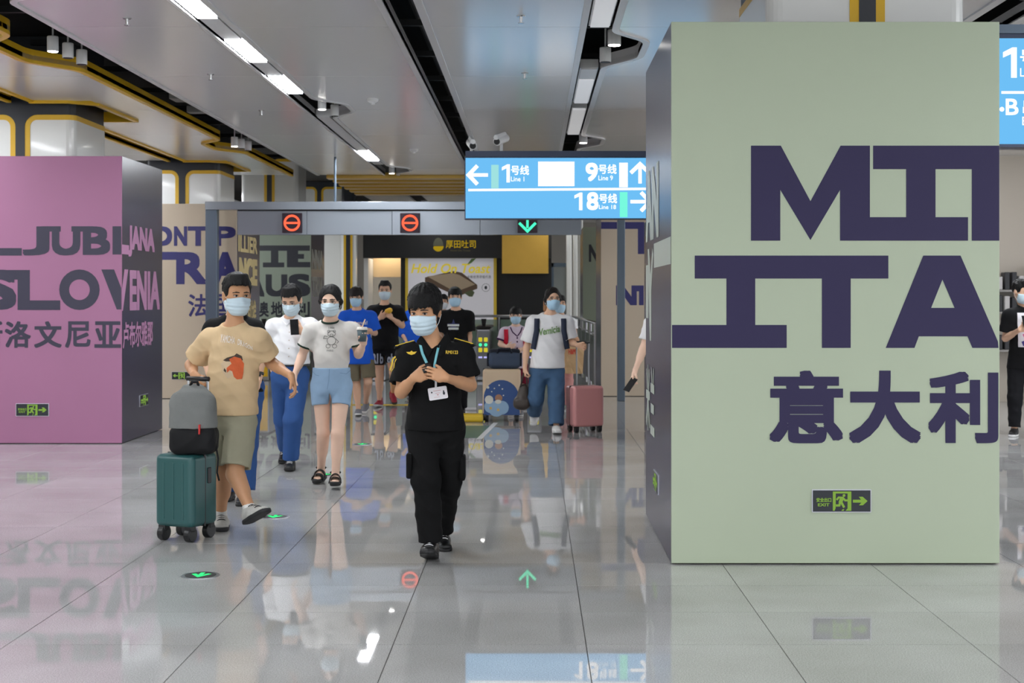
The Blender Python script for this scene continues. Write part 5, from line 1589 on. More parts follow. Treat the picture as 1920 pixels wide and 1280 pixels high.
M_or = mat('shirt print orange', (206, 92, 44), .75, var=.1, vscale=40); M_prk = mat('shirt print brown', (72, 58, 48), .8); M_prp = mat('shirt print pale', (206, 182, 150), .8)
shape(g2, M_prp, 'print', .0035, [(420, 680), (431, 670), (445, 672), (447, 700), (434, 708), (424, 696)])
shape(g2, M_prk, 'print', .0040, [(424, 674), (432, 669), (446, 665), (450, 661), (460, 666), (462, 674), (440, 676), (430, 676)])
shape(g2, M_or, 'print', .0045, [(436, 672), (446, 667), (458, 670), (464, 680), (463, 698), (461, 708), (452, 709), (446, 704), (443, 694), (438, 692), (433, 697), (432, 688), (441, 680)])
shape(g2, M_prk, 'print', .0040, [(427, 688), (431, 692), (431, 697), (426, 693)])

# teal suitcase
SX = Y2
M_tealc = mat('teal shell', (38, 84, 84), .35, bump=.08, bscale=500); M_blkp = mat('black plastic', (18, 18, 20), .4)
def suitcase(px0, px1, py_top, py_bot, Y, depth, m, label, rz=0.0, ridges=3, zipside=True, handle=None, wheel=.05):
    a, b = PX(px0, py_bot, Y), PX(px1, py_top, Y); w = b.x - a.x; cx = (a.x + b.x) / 2; z0, z1 = wheel * 1.9, b.z
    e = empty('suitcase', (cx, Y + depth / 2, 0), label, 'suitcase'); e.rotation_euler = (0, 0, rz)
    c = (cx, Y + depth / 2)
    def lb(nm, x0, x1, y0, y1, q0, q1, mm, bev=0.0, seg=2, par=None): return box(nm, c[0] + x0, c[0] + x1, c[1] + y0, c[1] + y1, q0, q1, mm, par or e, bev, seg, smooth=False)
    hw, hd = w / 2, depth / 2
    lb('shell', -hw, hw, -hd, hd, z0, z1, m, min(.035, hd * .4), 5)
    lb('zip_band', -hw - .002, hw + .002, -.008, .008, z0 - .002, z1 + .002, M_blkp, .006, 1)
    for i in range(ridges):
        x = -hw + w * (i + 1) / (ridges + 1); lb('rib', x - .006, x + .006, -hd - .004, -hd + .006, z0 + .05, z1 - .05, m, .003, 2)
    lb('lock', hw - .004, hw + .008, .02, .055, z1 - .19, z1 - .09, M_blkp, .004, 1)
    for sx in (-1, 1):
        for sy in (-1, 1):
            wx, wy = sx * (hw - .045), sy * (hd - .04)
            lb('wheel_mount', wx - .028, wx + .028, wy - .026, wy + .026, wheel * 1.35, z0 + .012, M_blkp, .008, 2)
            V, Fc = tube_mesh([(c[0] + wx - .022, c[1] + wy, wheel), (c[0] + wx - .018, c[1] + wy, wheel), (c[0] + wx + .018, c[1] + wy, wheel), (c[0] + wx + .022, c[1] + wy, wheel)], [wheel * .86, wheel, wheel, wheel * .86], 20)
            mesh('wheel', V, Fc, M_blkp, e, False)
    if handle:
        hz, hy = handle
        for sx in (-1, 1): cyl('handle_tube', (c[0] + sx * .075, c[1] + hy, z1 - .02), (c[0] + sx * .075, c[1] + hy, hz), .009, .009, M_steel, e, 10)
        tube('handle_grip', [(c[0] - .085, c[1] + hy, hz), (c[0] + .085, c[1] + hy, hz)], .016, M_blkp, e, 10)
    return e, c, z1
tz = float(PX(0, 707, 9.4).z)
s1, sc1, sz1 = suitcase(296, 384, 853, 1000, 8.98, .27, M_tealc, 'teal ribbed suitcase with four wheels beside the man in sand', rz=-.42, handle=(tz, .118), wheel=.048)
# grey and black backpack riding on it
bp0 = PX(363, 850, 9.055)
bk = empty('backpack', (bp0.x, 9.055, sz1), 'grey and black backpack standing on the teal suitcase', 'backpack')
M_gryf = cloth('grey marl', (120, 122, 120), .9, .12, .3, 200); M_blkf = cloth('black nylon', (20, 20, 22), .7)
zb_, zt_ = sz1, PX(0, 716, 9.055).z
hh = zt_ - zb_
def BPp(px, t, dy): q = PX(px, 0, 9.055 + dy); return V3(q.x, 9.055 + dy, zb_ + hh * t)
v = Vol().add(cone(BPp(362, .72, 0), BPp(362, .36, 0), .135, .150, (1, 0, 0), .55, .60), .02).add(sbox(BPp(362, .52, .0), (.140, .085, hh * .30), r=.06), .03).add(cone(BPp(362, .80, .0), BPp(364, .88, .02), .115, .085, (1, 0, 0), .55), .04)
v.cut((0, 0, -1), (0, 0, zb_ + hh * .36)); v.warp(folds(.003, 2)); sculpt('upper_body', v, .007, M_gryf, bk)
v = Vol().add(sbox(BPp(364, .20, .0), (.147, .095, hh * .20), r=.05), .03).add(ell(BPp(352, .20, -.06), (.10, .05, hh * .15)), .03)
v.cut((0, 0, 1), (0, 0, zb_ + hh * .375)); v.cut((0, 0, -1), (0, 0, zb_ + .001)); v.warp(folds(.004, 5)); sculpt('lower_body', v, .007, M_blkf, bk)
q = BPp(374, .36, -.10); box('red_tag', q[0] - .004, q[0] + .004, q[1] - .012, q[1] + .02, q[2] - .03, q[2] + .03, mat('red tag', (210, 50, 48), .6), bk)
tube('grab_handle', [Vector(BPp(356, .93, .0)), Vector(BPp(360, 1.0, .0)), Vector(BPp(370, 1.0, .0)), Vector(BPp(373, .92, .0))], .010, M_blkf, bk, 8)
v = Vol()
pts = [BPp(372, .95, .05), BPp(392, .82, .09), BPp(400, .5, .10), BPp(396, .2, .08)]
for a, b in zip(pts, pts[1:]): v.add(cone(a, b, .030, .030, (0, 1, 0), .35), .02)
sculpt('shoulder_strap', v, .006, M_blkf, bk)
tube('loose_strap', [Vector(BPp(404, .15, -.02)), Vector(BPp(409, -.05, -.05)), Vector(BPp(407, -.25, -.05)), Vector(BPp(411, -.36, -.05))], .006, M_blkf, bk, 6)

# ---------------------------------------------------------------- 3 woman in the ringer T-shirt
M_ringer = cloth('pale grey cotton', (216, 212, 206)); M_dgreen = cloth('dark green rib', (34, 52, 42)); M_denim = cloth('light denim', (146, 174, 202), .85, .12, .3, 300); M_sdl = mat('black sandal', (16, 16, 17), .6)
Y3 = 11.7
g3 = Person(Y3, dict(head=(620, 563, -.02), neck=(620, 604, .02), sl=(584, 619, .02), sr=(661, 618, .02), el=(566, 668, .06), er=(672, 664, .06), wl=(552, 704, -.04), wr=(682, 643, -.16),
        hl=(602, 722, .02), hr=(641, 722, .02), kl=(606, 812, -.04), kr=(633, 814, -.12), al=(602, None, .18, .03), ar=(629, None, -.14, .03)),
        'woman in ringer T-shirt and denim shorts carrying a drink cup', S=.94, girth=1.0, head_yaw=.05, head_pitch=.18, skin=M_skin3, res=.008, fine=.0042, head=1.08)
g3.body(pose=dict(l=dict(d=(-.15, -.15, -.95), t=(.3, -.9, .1), right=True, curl=(.35, .5, .35)), r=dict(d=(-.1, -.15, .95), t=(-.75, -.55, .1), right=False, curl=(.75, .85, .5), thumb=(.7, .6, .5))))
g3.eyes(closed=.8); g3.mask(); g3.glasses(mat('thin gold frame', (150, 120, 90), .3, .8)); g3.hair('long', seed=9, front=.06, grow=.010)
g3.shirt(M_ringer, sleeve=.62, hem=float(PX(0, 702, Y3).z), loose=.016, sl_r=(.066, .074), neck=.070, amp=.004, seed=21, hem_loose=.002, straight=False)
g3.trousers(M_denim, r=(.096, .090, 0), end=-.42, top=.155, seed=22, name='denim_shorts', loose=.026, amp=.002)
for q in 'lr':
    sh, e = g3.J['s' + q], g3.J['e' + q]; dd = unit(e - sh); p = sh + (e - sh) * .60
    v = Vol().add(cone(p - dd * .010, p + dd * .008, .0755 * .94, .0765 * .94, cap0=True, cap1=True), .003).sub(cone(p - dd * .05, p + dd * .05, .060, .062), .003); sculpt('sleeve_rib', v, .005, M_dgreen, g3.root)
nb = g3.J['neck'] + V3(0, 0, .012) + g3.fwd * .018
ring = []
for t in np.linspace(0, 2 * math.pi, 33)[:-1]:
    x, y = .068 * math.sin(t), .064 * math.cos(t); ring.append(Vector(nb + g3.us * x + g3.fwd * y + V3(0, 0, -.020 * math.cos(t))))
tube('neck_rib', ring, .0085, M_dgreen, g3.root, 8, True)
g3.shoe('l', M_sdl, M_sdl, yaw=-.12, pitch=-.05, sandal=True); g3.shoe('r', M_sdl, M_sdl, yaw=.10, pitch=.10, sandal=True)
M_line = mat('grey line print', (104, 104, 100), .8)
pr = Print2D(); k = Y3 / F
def c3(x, y): return XZ(x, y, Y3)
def loop(cx, cy, rx, ry, n=18): return [c3(cx + rx * math.cos(t), cy + ry * math.sin(t)) for t in np.linspace(0, 2 * math.pi, n)]
W_ = .9 * k
for a in ((624, 625, 7, 5.5), (618.5, 620.5, 2.2, 2), (629, 620.5, 2.2, 2), (624, 627.5, 3, 2), (624, 638, 8, 7.5), (618, 648, 4, 3.5), (630, 648, 4, 3.5)): pr.line(loop(*a), W_)
pr.line([c3(616, 634), c3(609, 634), c3(611, 629), c3(617, 630)], W_); pr.line([c3(632, 634), c3(637, 640), c3(634, 643)], W_)
a, b = c3(618, 616), c3(629, 612); pr.text('1986', a[0], b[0], a[1], b[1], .0); a, b = c3(616, 658), c3(628, 654.5); pr.text('PARIS', a[0], b[0], a[1], b[1], 0)
g3.decal(pr, 'shirt', M_line, 'bear_print', .004)
# seams and fly of the shorts
pr = Print2D(); pr.line(dense([c3(621, 690), c3(620, 712), c3(617, 728)], 3), .7 * k); pr.line(dense([c3(585, 694), c3(594, 702), c3(601, 703)], 3), .7 * k); pr.line(dense([c3(640, 698), c3(651, 700), c3(657, 694)], 3), .7 * k); g3.decal(pr, 'denim_shorts', mat('denim seam', (104, 132, 166), .8), 'seam', .003)
# drink cup
cz = PX(679, 618, Y3 - .20)
cup = empty('drink_cup', (cz.x, cz.y, cz.z - .09), 'dark paper cup with white lid and straw in her hand', 'cup')
V, Fc = tube_mesh([(cz.x, cz.y, cz.z - .095), (cz.x, cz.y, cz.z)], [.032, .042], 24); mesh('cup_wall', V, Fc, mat('dark teal paper', (70, 86, 92), .5), cup, True)
V, Fc = tube_mesh([(cz.x, cz.y, cz.z), (cz.x, cz.y, cz.z + .006), (cz.x, cz.y, cz.z + .018), (cz.x, cz.y, cz.z + .022)], [.046, .046, .042, .036], 24); mesh('lid', V, Fc, mat('lid white', (228, 222, 212), .4), cup)
cyl('straw', (cz.x, cz.y, cz.z + .02), (cz.x + .025, cz.y, cz.z + .085), .005, .005, mat('straw', (222, 196, 160), .5), cup, 8)

# ---------------------------------------------------------------- 4 man in the white shirt
M_wsh = cloth('white shirting', (234, 234, 236), .8, .02, .1); M_btr = cloth('royal blue twill', (50, 84, 140), .85, .08, .15); M_belt = mat('black belt', (18, 18, 20), .4)
Y4 = 12.78
g4 = Person(Y4, dict(head=(547, 562, .0), neck=(546, 598, .02), sl=(514, 612, .03), sr=(582, 611, .02), el=(503, 655, .10), er=(589, 652, .06), wl=(512, 694, .02), wr=(566, 622, -.20),
        hl=(528, 704, .02), hr=(560, 704, .02), kl=(531, 785, .14), kr=(549, 788, -.08), al=(536, None, .50, .06), ar=(545, None, -.02, .0)),
        'man in white shirt and blue trousers reading his phone', S=1.0, girth=1.08, head_yaw=.15, head_pitch=.42, skin=M_skin, res=.009, fine=.0046, head=1.07)
g4.body(pose=dict(r=dict(d=(-.75, -.25, .45), t=(.0, -.3, .95), right=False, curl=(.7, .8, .5), thumb=(.7, .6, .3)), l=dict(d=(.3, -.1, -.9), t=(.3, -.9, .1), right=True)))
g4.eyes(closed=.6); g4.mask(); g4.glasses(mat('thin steel frame', (120, 120, 124), .3, .8)); g4.hair('short', seed=12, top=.006, front=.068, grow=.010)
g4.shirt(M_wsh, sleeve=.75, hem=float(PX(0, 683, Y4).z), loose=.022, sl_r=(.074, .082), neck=.066, vneck=.04, amp=.005, seed=31)
g4.trousers(M_btr, r=(.102, .084, .074), end=.98, top=.14, seed=32, amp=.004, loose=.016)
g4.shoe('l', M_shoeb, M_blk, yaw=-.1, pitch=-.35); g4.shoe('r', M_shoeb, M_blk, yaw=.05, pitch=.06)
pel4 = (g4.J['hl'] + g4.J['hr']) / 2
v = Vol().add(cone(V3(pel4[0], pel4[1], PX(0, 686, Y4).z), V3(pel4[0], pel4[1], PX(0, 679, Y4).z), .175, .173, g4.us, .78, cap0=True, cap1=True), .003); sculpt('belt', v, .007, M_belt, g4.root)
for pts in ([(535, 590), (528, 598), (540, 610), (546, 604)], [(558, 588), (566, 596), (552, 610), (546, 604)]):
    V = []
    for x, y in pts:
        p = g4.surf('shirt', *XZ(x, y, Y4), .006); V += [p, p + Vector((0, -.006, 0))]
    mesh('collar', V, [(1, 3, 5, 7), (0, 6, 4, 2), (0, 2, 3, 1), (2, 4, 5, 3), (4, 6, 7, 5), (6, 0, 1, 7)], M_wsh, g4.root)
for yy in (622, 637, 652, 667):
    q = g4.surf('shirt', *XZ(546, yy, Y4), .002); cyl('button', q, q + Vector((0, -.003, 0)), .006, .006, mat('button', (200, 190, 180), .4), g4.root, 10)
phone('black phone held up by the man in the white shirt', PX(552, 613, Y4 - .245), (-.1, .25, .9), (1, .2, 0), .072, .14, False)

# ---------------------------------------------------------------- 5 person hidden behind the man in sand
M_blkt = cloth('black cotton', (13, 13, 15), .85)
Y5 = 10.7
g5 = Person(Y5, dict(head=(442, 558, .0), neck=(441, 592, .02), sl=(400, 616, .03), sr=(476, 616, .02), el=(384, 662, .06), er=(492, 660, .04), wl=(392, 702, -.02), wr=(486, 706, -.02),
        hl=(428, 725, .02), hr=(470, 725, .02), kl=(430, 830, .0), kr=(461, 830, .04), al=(430, None, .2, .0), ar=(459, None, -.02, .0)),
        'person in black top and blue trousers hidden behind the sand T-shirt', S=1.0, girth=1.05, res=.011, fine=.006)
g5.body(pose=dict(r=dict(d=(-.02, -.1, -.95), t=(.2, -.9, .1), right=False, curl=(.4, .5, .4))))
g5.mask(); g5.hair('short', seed=15, front=.06)
g5.shirt(M_blkt, sleeve=.55, hem=float(PX(0, 735, Y5).z), loose=.02, sl_r=(.072, .08), seed=41); g5.trousers(M_btr, r=(.11, .09, .08), end=.97, seed=42)
g5.shoe('l', M_shoeb, M_blk); g5.shoe('r', M_shoeb, M_blk)
w_ = g5.J['wr']; e_ = g5.J['er']; dd = unit(w_ - e_)
v = Vol().add(cone(w_ - dd * .035, w_ - dd * .012, .034, .033, cap0=True, cap1=True), .003).add(sbox(w_ - dd * .022 + V3(.0, -.034, 0), (.018, .008, .018), r=.004), .004); sculpt('wrist_watch', v, .005, M_blkp, g5.root)

# ---------------------------------------------------------------- 6 boy in the blue T-shirt
M_bluet = cloth('bright blue cotton', (32, 92, 206)); M_olive = cloth('olive shorts', (112, 104, 84)); M_cvs = mat('grey canvas shoe', (120, 122, 130), .7); M_wrub = mat('white rubber', (220, 220, 218), .5)
Y6 = 18.6
g6 = Person(Y6, dict(head=(668, 556, .0), neck=(669, 582, .02), sl=(647, 594, .02), sr=(695, 594, .02), el=(640, 622, .08), er=(703, 624, .04), wl=(662, 620, -.18), wr=(676, 614, -.22),
        hl=(664, 672, .02), hr=(686, 672, .02), kl=(668, 722, .0), kr=(690, 716, -.02), al=(672, None, -.02, .0), ar=(686, None, .40, .05)),
        'boy in a bright blue T-shirt and olive shorts', S=.98, girth=1.02, head_yaw=.1, head_pitch=.15, res=.012, fine=.006)
g6.body(pose=dict(l=dict(d=(.9, -.2, .2), t=(0, -.3, .95), right=True, curl=(.6, .7, .5)), r=dict(d=(-.9, -.2, .1), t=(0, -.3, .95), right=False, curl=(.6, .7, .5))))
g6.eyes(closed=.3); g6.mask(M_maskb2, False); g6.glasses(); g6.hair('bangs', seed=18, front=.032, grow=.014, m=M_hairb)
g6.shirt(M_bluet, sleeve=.85, hem=float(PX(0, 682, Y6).z), loose=.03, sl_r=(.085, .10), seed=51)
g6.trousers(M_olive, r=(.112, .112, 0), end=-.85, seed=52, name='shorts', loose=.02)
g6.shoe('l', M_cvs, M_wrub, yaw=.1, pitch=.1); g6.shoe('r', M_cvs, M_wrub, yaw=-.1, pitch=-.3)
pr = Print2D(); a, b = XZ(672, 608, Y6), XZ(690, 601, Y6); pr.text('ands!', a[0], b[0], a[1], b[1], .02); g6.decal(pr, 'shirt', M_white, 'lettering', .006)

# ---------------------------------------------------------------- 7 man in black T-shirt and printed shorts
M_blks = cloth('black shorts', (18, 18, 22)); M_redsh = mat('dark red shoe', (150, 22, 48), .5); M_yelf = mat('yellow bread', (232, 182, 50), .6)
Y7 = 20.1
g7 = Person(Y7, dict(head=(722, 544, .0), neck=(721, 572, .02), sl=(699, 584, .02), sr=(746, 584, .02), el=(692, 608, .0), er=(754, 610, .0), wl=(712, 596, -.26), wr=(734, 596, -.26),
        hl=(711, 652, .02), hr=(733, 652, .02), kl=(711, 705, .0), kr=(738, 700, -.06), al=(712, None, -.03, .0), ar=(737, None, .30, .10)),
        'man in black T-shirt, printed shorts and red shoes eating bread', S=1.04, girth=1.15, head_yaw=0, head_pitch=.12, res=.012, fine=.006)
g7.body(pose=dict(l=dict(d=(.8, -.2, .5), t=(-.3, -.3, .9), right=True, curl=(.7, .8, .5)), r=dict(d=(-.5, -.2, .75), t=(-.6, -.3, .5), right=False, curl=(.7, .8, .5))))
g7.eyes(closed=.3); g7.mask(M_maskb, False); g7.hair('short', seed=22, front=.066, grow=.008)
g7.shirt(M_blkt, sleeve=.8, hem=float(PX(0, 656, Y7).z), loose=.03, sl_r=(.09, .10), seed=61)
g7.trousers(M_blks, r=(.118, .122, 0), end=-.62, seed=62, name='shorts', loose=.02)
g7.shoe('l', M_redsh, M_wrub, yaw=-.2, pitch=.1, high=.04); g7.shoe('r', M_redsh, M_rub, yaw=.3, pitch=-.6, high=.04)
pr = Print2D()
for tx, x0, x1 in (('RI', 698, 711), ('b', 714, 720), ('ob', 728, 741)):
    a, b = XZ(x0, 681, Y7), XZ(x1, 662, Y7); pr.text(tx, a[0], b[0], a[1], b[1], .05)
g7.decal(pr, 'shorts', mat('grey print', (176, 182, 196), .7), 'lettering', .006)
bd = empty('bread_roll', PX(728, 583, Y7 - .32), 'yellow bread roll held by the man in black', 'food')
v = Vol().add(ell(PX(728, 583, Y7 - .32), (.05, .04, .035)), .01).add(ell(PX(731, 581, Y7 - .33), (.035, .03, .032)), .02); sculpt('roll', v, .006, M_yelf, bd)

# ---------------------------------------------------------------- 8 person in blue behind the guard
Y8 = 22.5
g8 = Person(Y8, dict(head=(778, 560, .0), neck=(776, 582, .02), sl=(757, 594, .02), sr=(797, 594, .02), el=(753, 622, .04), er=(801, 622, .04), wl=(762, 640, -.14), wr=(797, 645, -.1),
        hl=(768, 658, .02), hr=(786, 658, .02), kl=(768, 700, .0), kr=(786, 700, -.06), al=(768, None, -.03, .0), ar=(786, None, .20, .0)),
        'person in royal blue half hidden behind the guard', S=1.0, res=.014, fine=.008)
g8.body(); g8.mask(M_maskb, False); g8.hair('short', seed=25, front=.06)
g8.shirt(M_bluet, sleeve=1.4, hem=float(PX(0, 668, Y8).z), loose=.03, sl_r=(.08, .08), seed=71); g8.trousers(M_blks, end=.97, seed=72); g8.shoe('l', M_shoeb, M_blk); g8.shoe('r', M_shoeb, M_blk)

# ---------------------------------------------------------------- 9 young man with the star T-shirt
Y9 = 18.8
g9 = Person(Y9, dict(head=(853, 557, .0), neck=(855, 582, .02), sl=(832, 593, .02), sr=(878, 593, .02), el=(826, 632, .04), er=(880, 630, .05), wl=(828, 665, -.1), wr=(878, 662, -.04),
        hl=(844, 668, .02), hr=(866, 668, .02), kl=(844, 722, .0), kr=(866, 722, -.06), al=(844, None, .03, .0), ar=(866, None, .20, .0)),
        'young man in black T-shirt with a star print behind the guard', S=1.0, res=.012, fine=.006, head_yaw=-.1)
g9.body(); g9.eyes(closed=.3); g9.mask(M_maskb2, False); g9.hair('bangs', seed=28, front=.042, grow=.014)
g9.shirt(M_blkt, sleeve=.75, hem=float(PX(0, 678, Y9).z), loose=.026, sl_r=(.08, .09), seed=81); g9.trousers(M_blks, end=.97, seed=82); g9.shoe('l', M_shoeb, M_blk); g9.shoe('r', M_shoeb, M_blk)
pr = Print2D(); c = XZ(851, 610, Y9); r1 = 12 * Y9 / F
pr.poly([(c[0] + r1 * (1 if i % 2 == 0 else .42) * math.sin(i * math.pi / 5), c[1] + r1 * (1 if i % 2 == 0 else .42) * math.cos(i * math.pi / 5)) for i in range(10)]); g9.decal(pr, 'shirt', mat('star navy', (44, 52, 104), .7), 'star_print', .006)
pr = Print2D(); pr.rect(c[0] - r1 * .95, c[0] + r1 * .9, c[1] - .1 * r1, c[1] + .22 * r1); pr.rect(c[0] - r1 * .8, c[0] + r1 * .8, c[1] - .62 * r1, c[1] - .28 * r1); g9.decal(pr, 'shirt', mat('print white', (214, 218, 214), .7), 'white_print', .008)

# ---------------------------------------------------------------- 10 head behind him
Y10 = 24.0
g10 = Person(Y10, dict(head=(831, 566, .0), neck=(830, 586, .02), sl=(812, 596, .02), sr=(848, 596, .02), el=(808, 624, .04), er=(852, 624, .05), wl=(810, 648, -.1), wr=(850, 648, -.04),
        hl=(821, 652, .02), hr=(839, 652, .02), kl=(821, 692, .0), kr=(839, 692, -.06), al=(821, None, .03, .0), ar=(839, None, .20, .0)),
        'person with a white mask peeping out behind the star T-shirt', S=.98, res=.014, fine=.008)
g10.body(); g10.eyes(closed=.3); g10.mask(M_maskw, False); g10.hair('short', seed=30, front=.05)
g10.shirt(M_wsh, hem=float(PX(0, 662, Y10).z), seed=91); g10.trousers(M_blks, end=.97, seed=92); g10.shoe('l', M_shoeb, M_blk); g10.shoe('r', M_shoeb, M_blk)

# ---------------------------------------------------------------- 11 girl with the red backpack
M_pale = cloth('pale lilac cotton', (220, 204, 218)); M_redp = cloth('red nylon', (196, 24, 54), .6); M_purp = cloth('purple rib', (64, 30, 74)); M_rskirt = cloth('dark red skirt', (120, 24, 50))
Y11 = 18.45
g11 = Person(Y11, dict(head=(967, 591, .0), neck=(967, 612, .02), sl=(946, 622, .02), sr=(988, 622, .02), el=(938, 645, .0), er=(996, 650, .04), wl=(950, 650, -.16), wr=(975, 655, -.14),
        hl=(958, 686, .02), hr=(976, 686, .02), kl=(958, 735, .0), kr=(976, 735, -.02), al=(958, None, .03, .0), ar=(976, None, .10, .0)),
        'girl in lilac top with red backpack straps behind the suitcase', S=.84, res=.011, fine=.006, head=1.08, head_pitch=.1, skin=M_skin3)
g11.body(pose=dict(l=dict(d=(.85, -.3, .1), t=(.1, -.2, .95), right=True, curl=(.4, .5, .4)), r=dict(d=(-.3, -.4, -.6), t=(-.6, -.3, .5), right=False, curl=(.4, .5, .4))))
g11.eyes(closed=.3); g11.mask(M_maskb2, False); g11.glasses(); g11.hair('bangs', seed=33, front=.040, grow=.012)
g11.shirt(M_pale, sleeve=.7, hem=float(PX(0, 690, Y11).z), loose=.018, sl_r=(.072, .08), neck=.07, vneck=.06, seed=101); g11.trousers(M_rskirt, r=(.12, .13, 0), end=-.7, seed=102, name='skirt'); g11.shoe('l', M_cvs, M_wrub); g11.shoe('r', M_cvs, M_wrub)
for q, sg in (('sl', 1), ('sr', -1)):
    sh = g11.J[q] + V3(.020 * sg, 0, .04)
    g11.band('shirt', dense([(float(sh[0]), float(sh[2]) - .005), (float(sh[0]) + .004 * sg, float(sh[2]) - .12), (float(sh[0]) - .01 * sg, float(sh[2]) - .25)], 4), .055, M_redp, 'backpack_strap', .004, .01)
pk = g11.J['neck']; v = Vol().add(sbox(pk + V3(0, .17, -.20), (.13, .07, .19), r=.05), .02); rp = empty('backpack', (float(pk[0]), float(pk[1]) + .17, float(pk[2]) - .4), "red backpack on the girl's back", 'backpack'); sculpt('bag', v, .01, M_redp, rp); tube('top_loop', [(pk[0] - .03, pk[1] + .17, pk[2] - .02), (pk[0], pk[1] + .17, pk[2] + .02), (pk[0] + .03, pk[1] + .17, pk[2] - .02)], .008, M_redp, rp)
g11.band('shirt', dense([XZ(957, 613, Y11), XZ(961, 622, Y11), XZ(970, 630, Y11), XZ(976, 622, Y11), XZ(979, 613, Y11)], 3), .014, M_purp, 'neck_rib', .003)
for q in 'lr':
    sh, e = g11.J['s' + q], g11.J['e' + q]; p = sh + (e - sh) * .68; dd = unit(e - sh); v = Vol().add(cone(p - dd * .012, p + dd * .010, .0705, .0715, cap0=True, cap1=True), .003); sculpt('sleeve_rib', v, .006, M_purp, g11.root)
for yy in (633, 640, 652):
    q = g11.surf('shirt', *XZ(970, yy, Y11), .002); cyl('button', q, q + Vector((0, -.006, 0)), .011, .011, M_purp, g11.root, 10)

# cartoon suitcase and duffel
M_crm = mat('cream shell', (222, 196, 164), .4); M_nblue = mat('suitcase night blue', (40, 76, 134), .4); M_cloud = mat('cloud blue', (150, 182, 210), .5); M_cw = mat('cloud white', (226, 224, 214), .5); M_cb = mat('brown patch', (176, 126, 96), .5)
cs, cc_, cz1 = suitcase(905, 976, 692, 780, 17.62, .30, M_crm, 'cream suitcase with a blue night sky picture and clouds', rz=0.0, ridges=0, wheel=.04)
Yc = 17.62
def sp(nm, m, off, fnp): q = Print2D(); fnp(q); o = q.put(nm, m, cs, lambda u, v: (u, Yc - off, v)); return o
zb0 = PX(0, 779, Yc).z
def arch(q):
    pts = [XZ(907, 778, Yc), XZ(975, 778, Yc), XZ(974, 745, Yc)] + [XZ(940 + 33 * math.cos(t) , 745 - 33 * math.sin(t), Yc) for t in np.linspace(.1, math.pi - .1, 14)] + [XZ(907, 745, Yc)]
    q.poly(pts)
sp('sky_picture', M_nblue, .0022, arch)
sp('cloud_picture', M_cloud, .0032, lambda q: [q.disc(*XZ(x, y, Yc), r * Yc / F, 20) for x, y, r in [(931, 766, 15)]])
sp('cloud_picture', M_cloud, .0036, lambda q: q.disc(*XZ(941, 764, Yc), 13 * Yc / F, 20)); sp('cloud_picture', M_cloud, .0034, lambda q: q.disc(*XZ(920, 762, Yc), 12 * Yc / F, 20))
sp('cloud_picture', M_cw, .0040, lambda q: q.disc(*XZ(917, 749, Yc), 8 * Yc / F, 16)); sp('patch_picture', M_cb, .0040, lambda q: q.disc(*XZ(935, 746, Yc), 7 * Yc / F, 16)); sp('cloud_picture', M_cw, .0044, lambda q: q.disc(*XZ(934, 753, Yc), 6 * Yc / F, 16, 4 * Yc / F))
for x, y, r in ((915, 726, 2.6), (927, 728, 1.4), (936, 722, 1.5), (942, 729, 1.5), (922, 734, 1.3), (944, 741, 1.3)): sp('star_picture', M_cw, .0040, lambda q: q.disc(*XZ(x, y, Yc), r * Yc / F, 8))
for x, y in ((920, 765), (934, 768)): sp('star_picture', mat('star yellow', (228, 190, 110), .5), .0044, lambda q: q.disc(*XZ(x, y, Yc), 3 * Yc / F, 5))
dz0 = cz1; dc = PX(946, 0, 17.77)
df = empty('duffel_bag', (dc.x, 17.77, dz0), 'dark blue duffel bag lying on the cream suitcase', 'duffel bag')
M_duf = cloth('slate blue nylon', (66, 78, 98), .6); M_dufd = cloth('dark navy nylon', (26, 30, 42), .6)
wd = 31 * 17.77 / F; hd_ = 37 * 17.77 / F
v = Vol().add(sbox(V3(dc.x, 17.77, dz0 + hd_ * .46), (wd, .12, hd_ * .46), r=.07), .02).warp(folds(.004, 8)); v.cut((0, 0, -1), (0, 0, dz0 + .001)); sculpt('bag', v, .009, M_duf, df)
v = Vol().add(sbox(V3(dc.x, 17.77, dz0 + hd_ * .86), (wd * .96, .10, hd_ * .14), r=.04), .02); sculpt('flap', v, .009, M_dufd, df)
tube('handle', [(dc.x - .09, 17.66, dz0 + hd_ * .8), (dc.x - .07, 17.655, dz0 + hd_ * 1.02), (dc.x + .07, 17.655, dz0 + hd_ * 1.02), (dc.x + .09, 17.66, dz0 + hd_ * .8)], .014, M_dufd, df, 8)
for sx in (-1, 1): box('end_panel', dc.x + sx * wd - .012, dc.x + sx * wd + .012, 17.68, 17.86, dz0 + .03, dz0 + hd_ * .8, M_dufd, df, .01, 2)

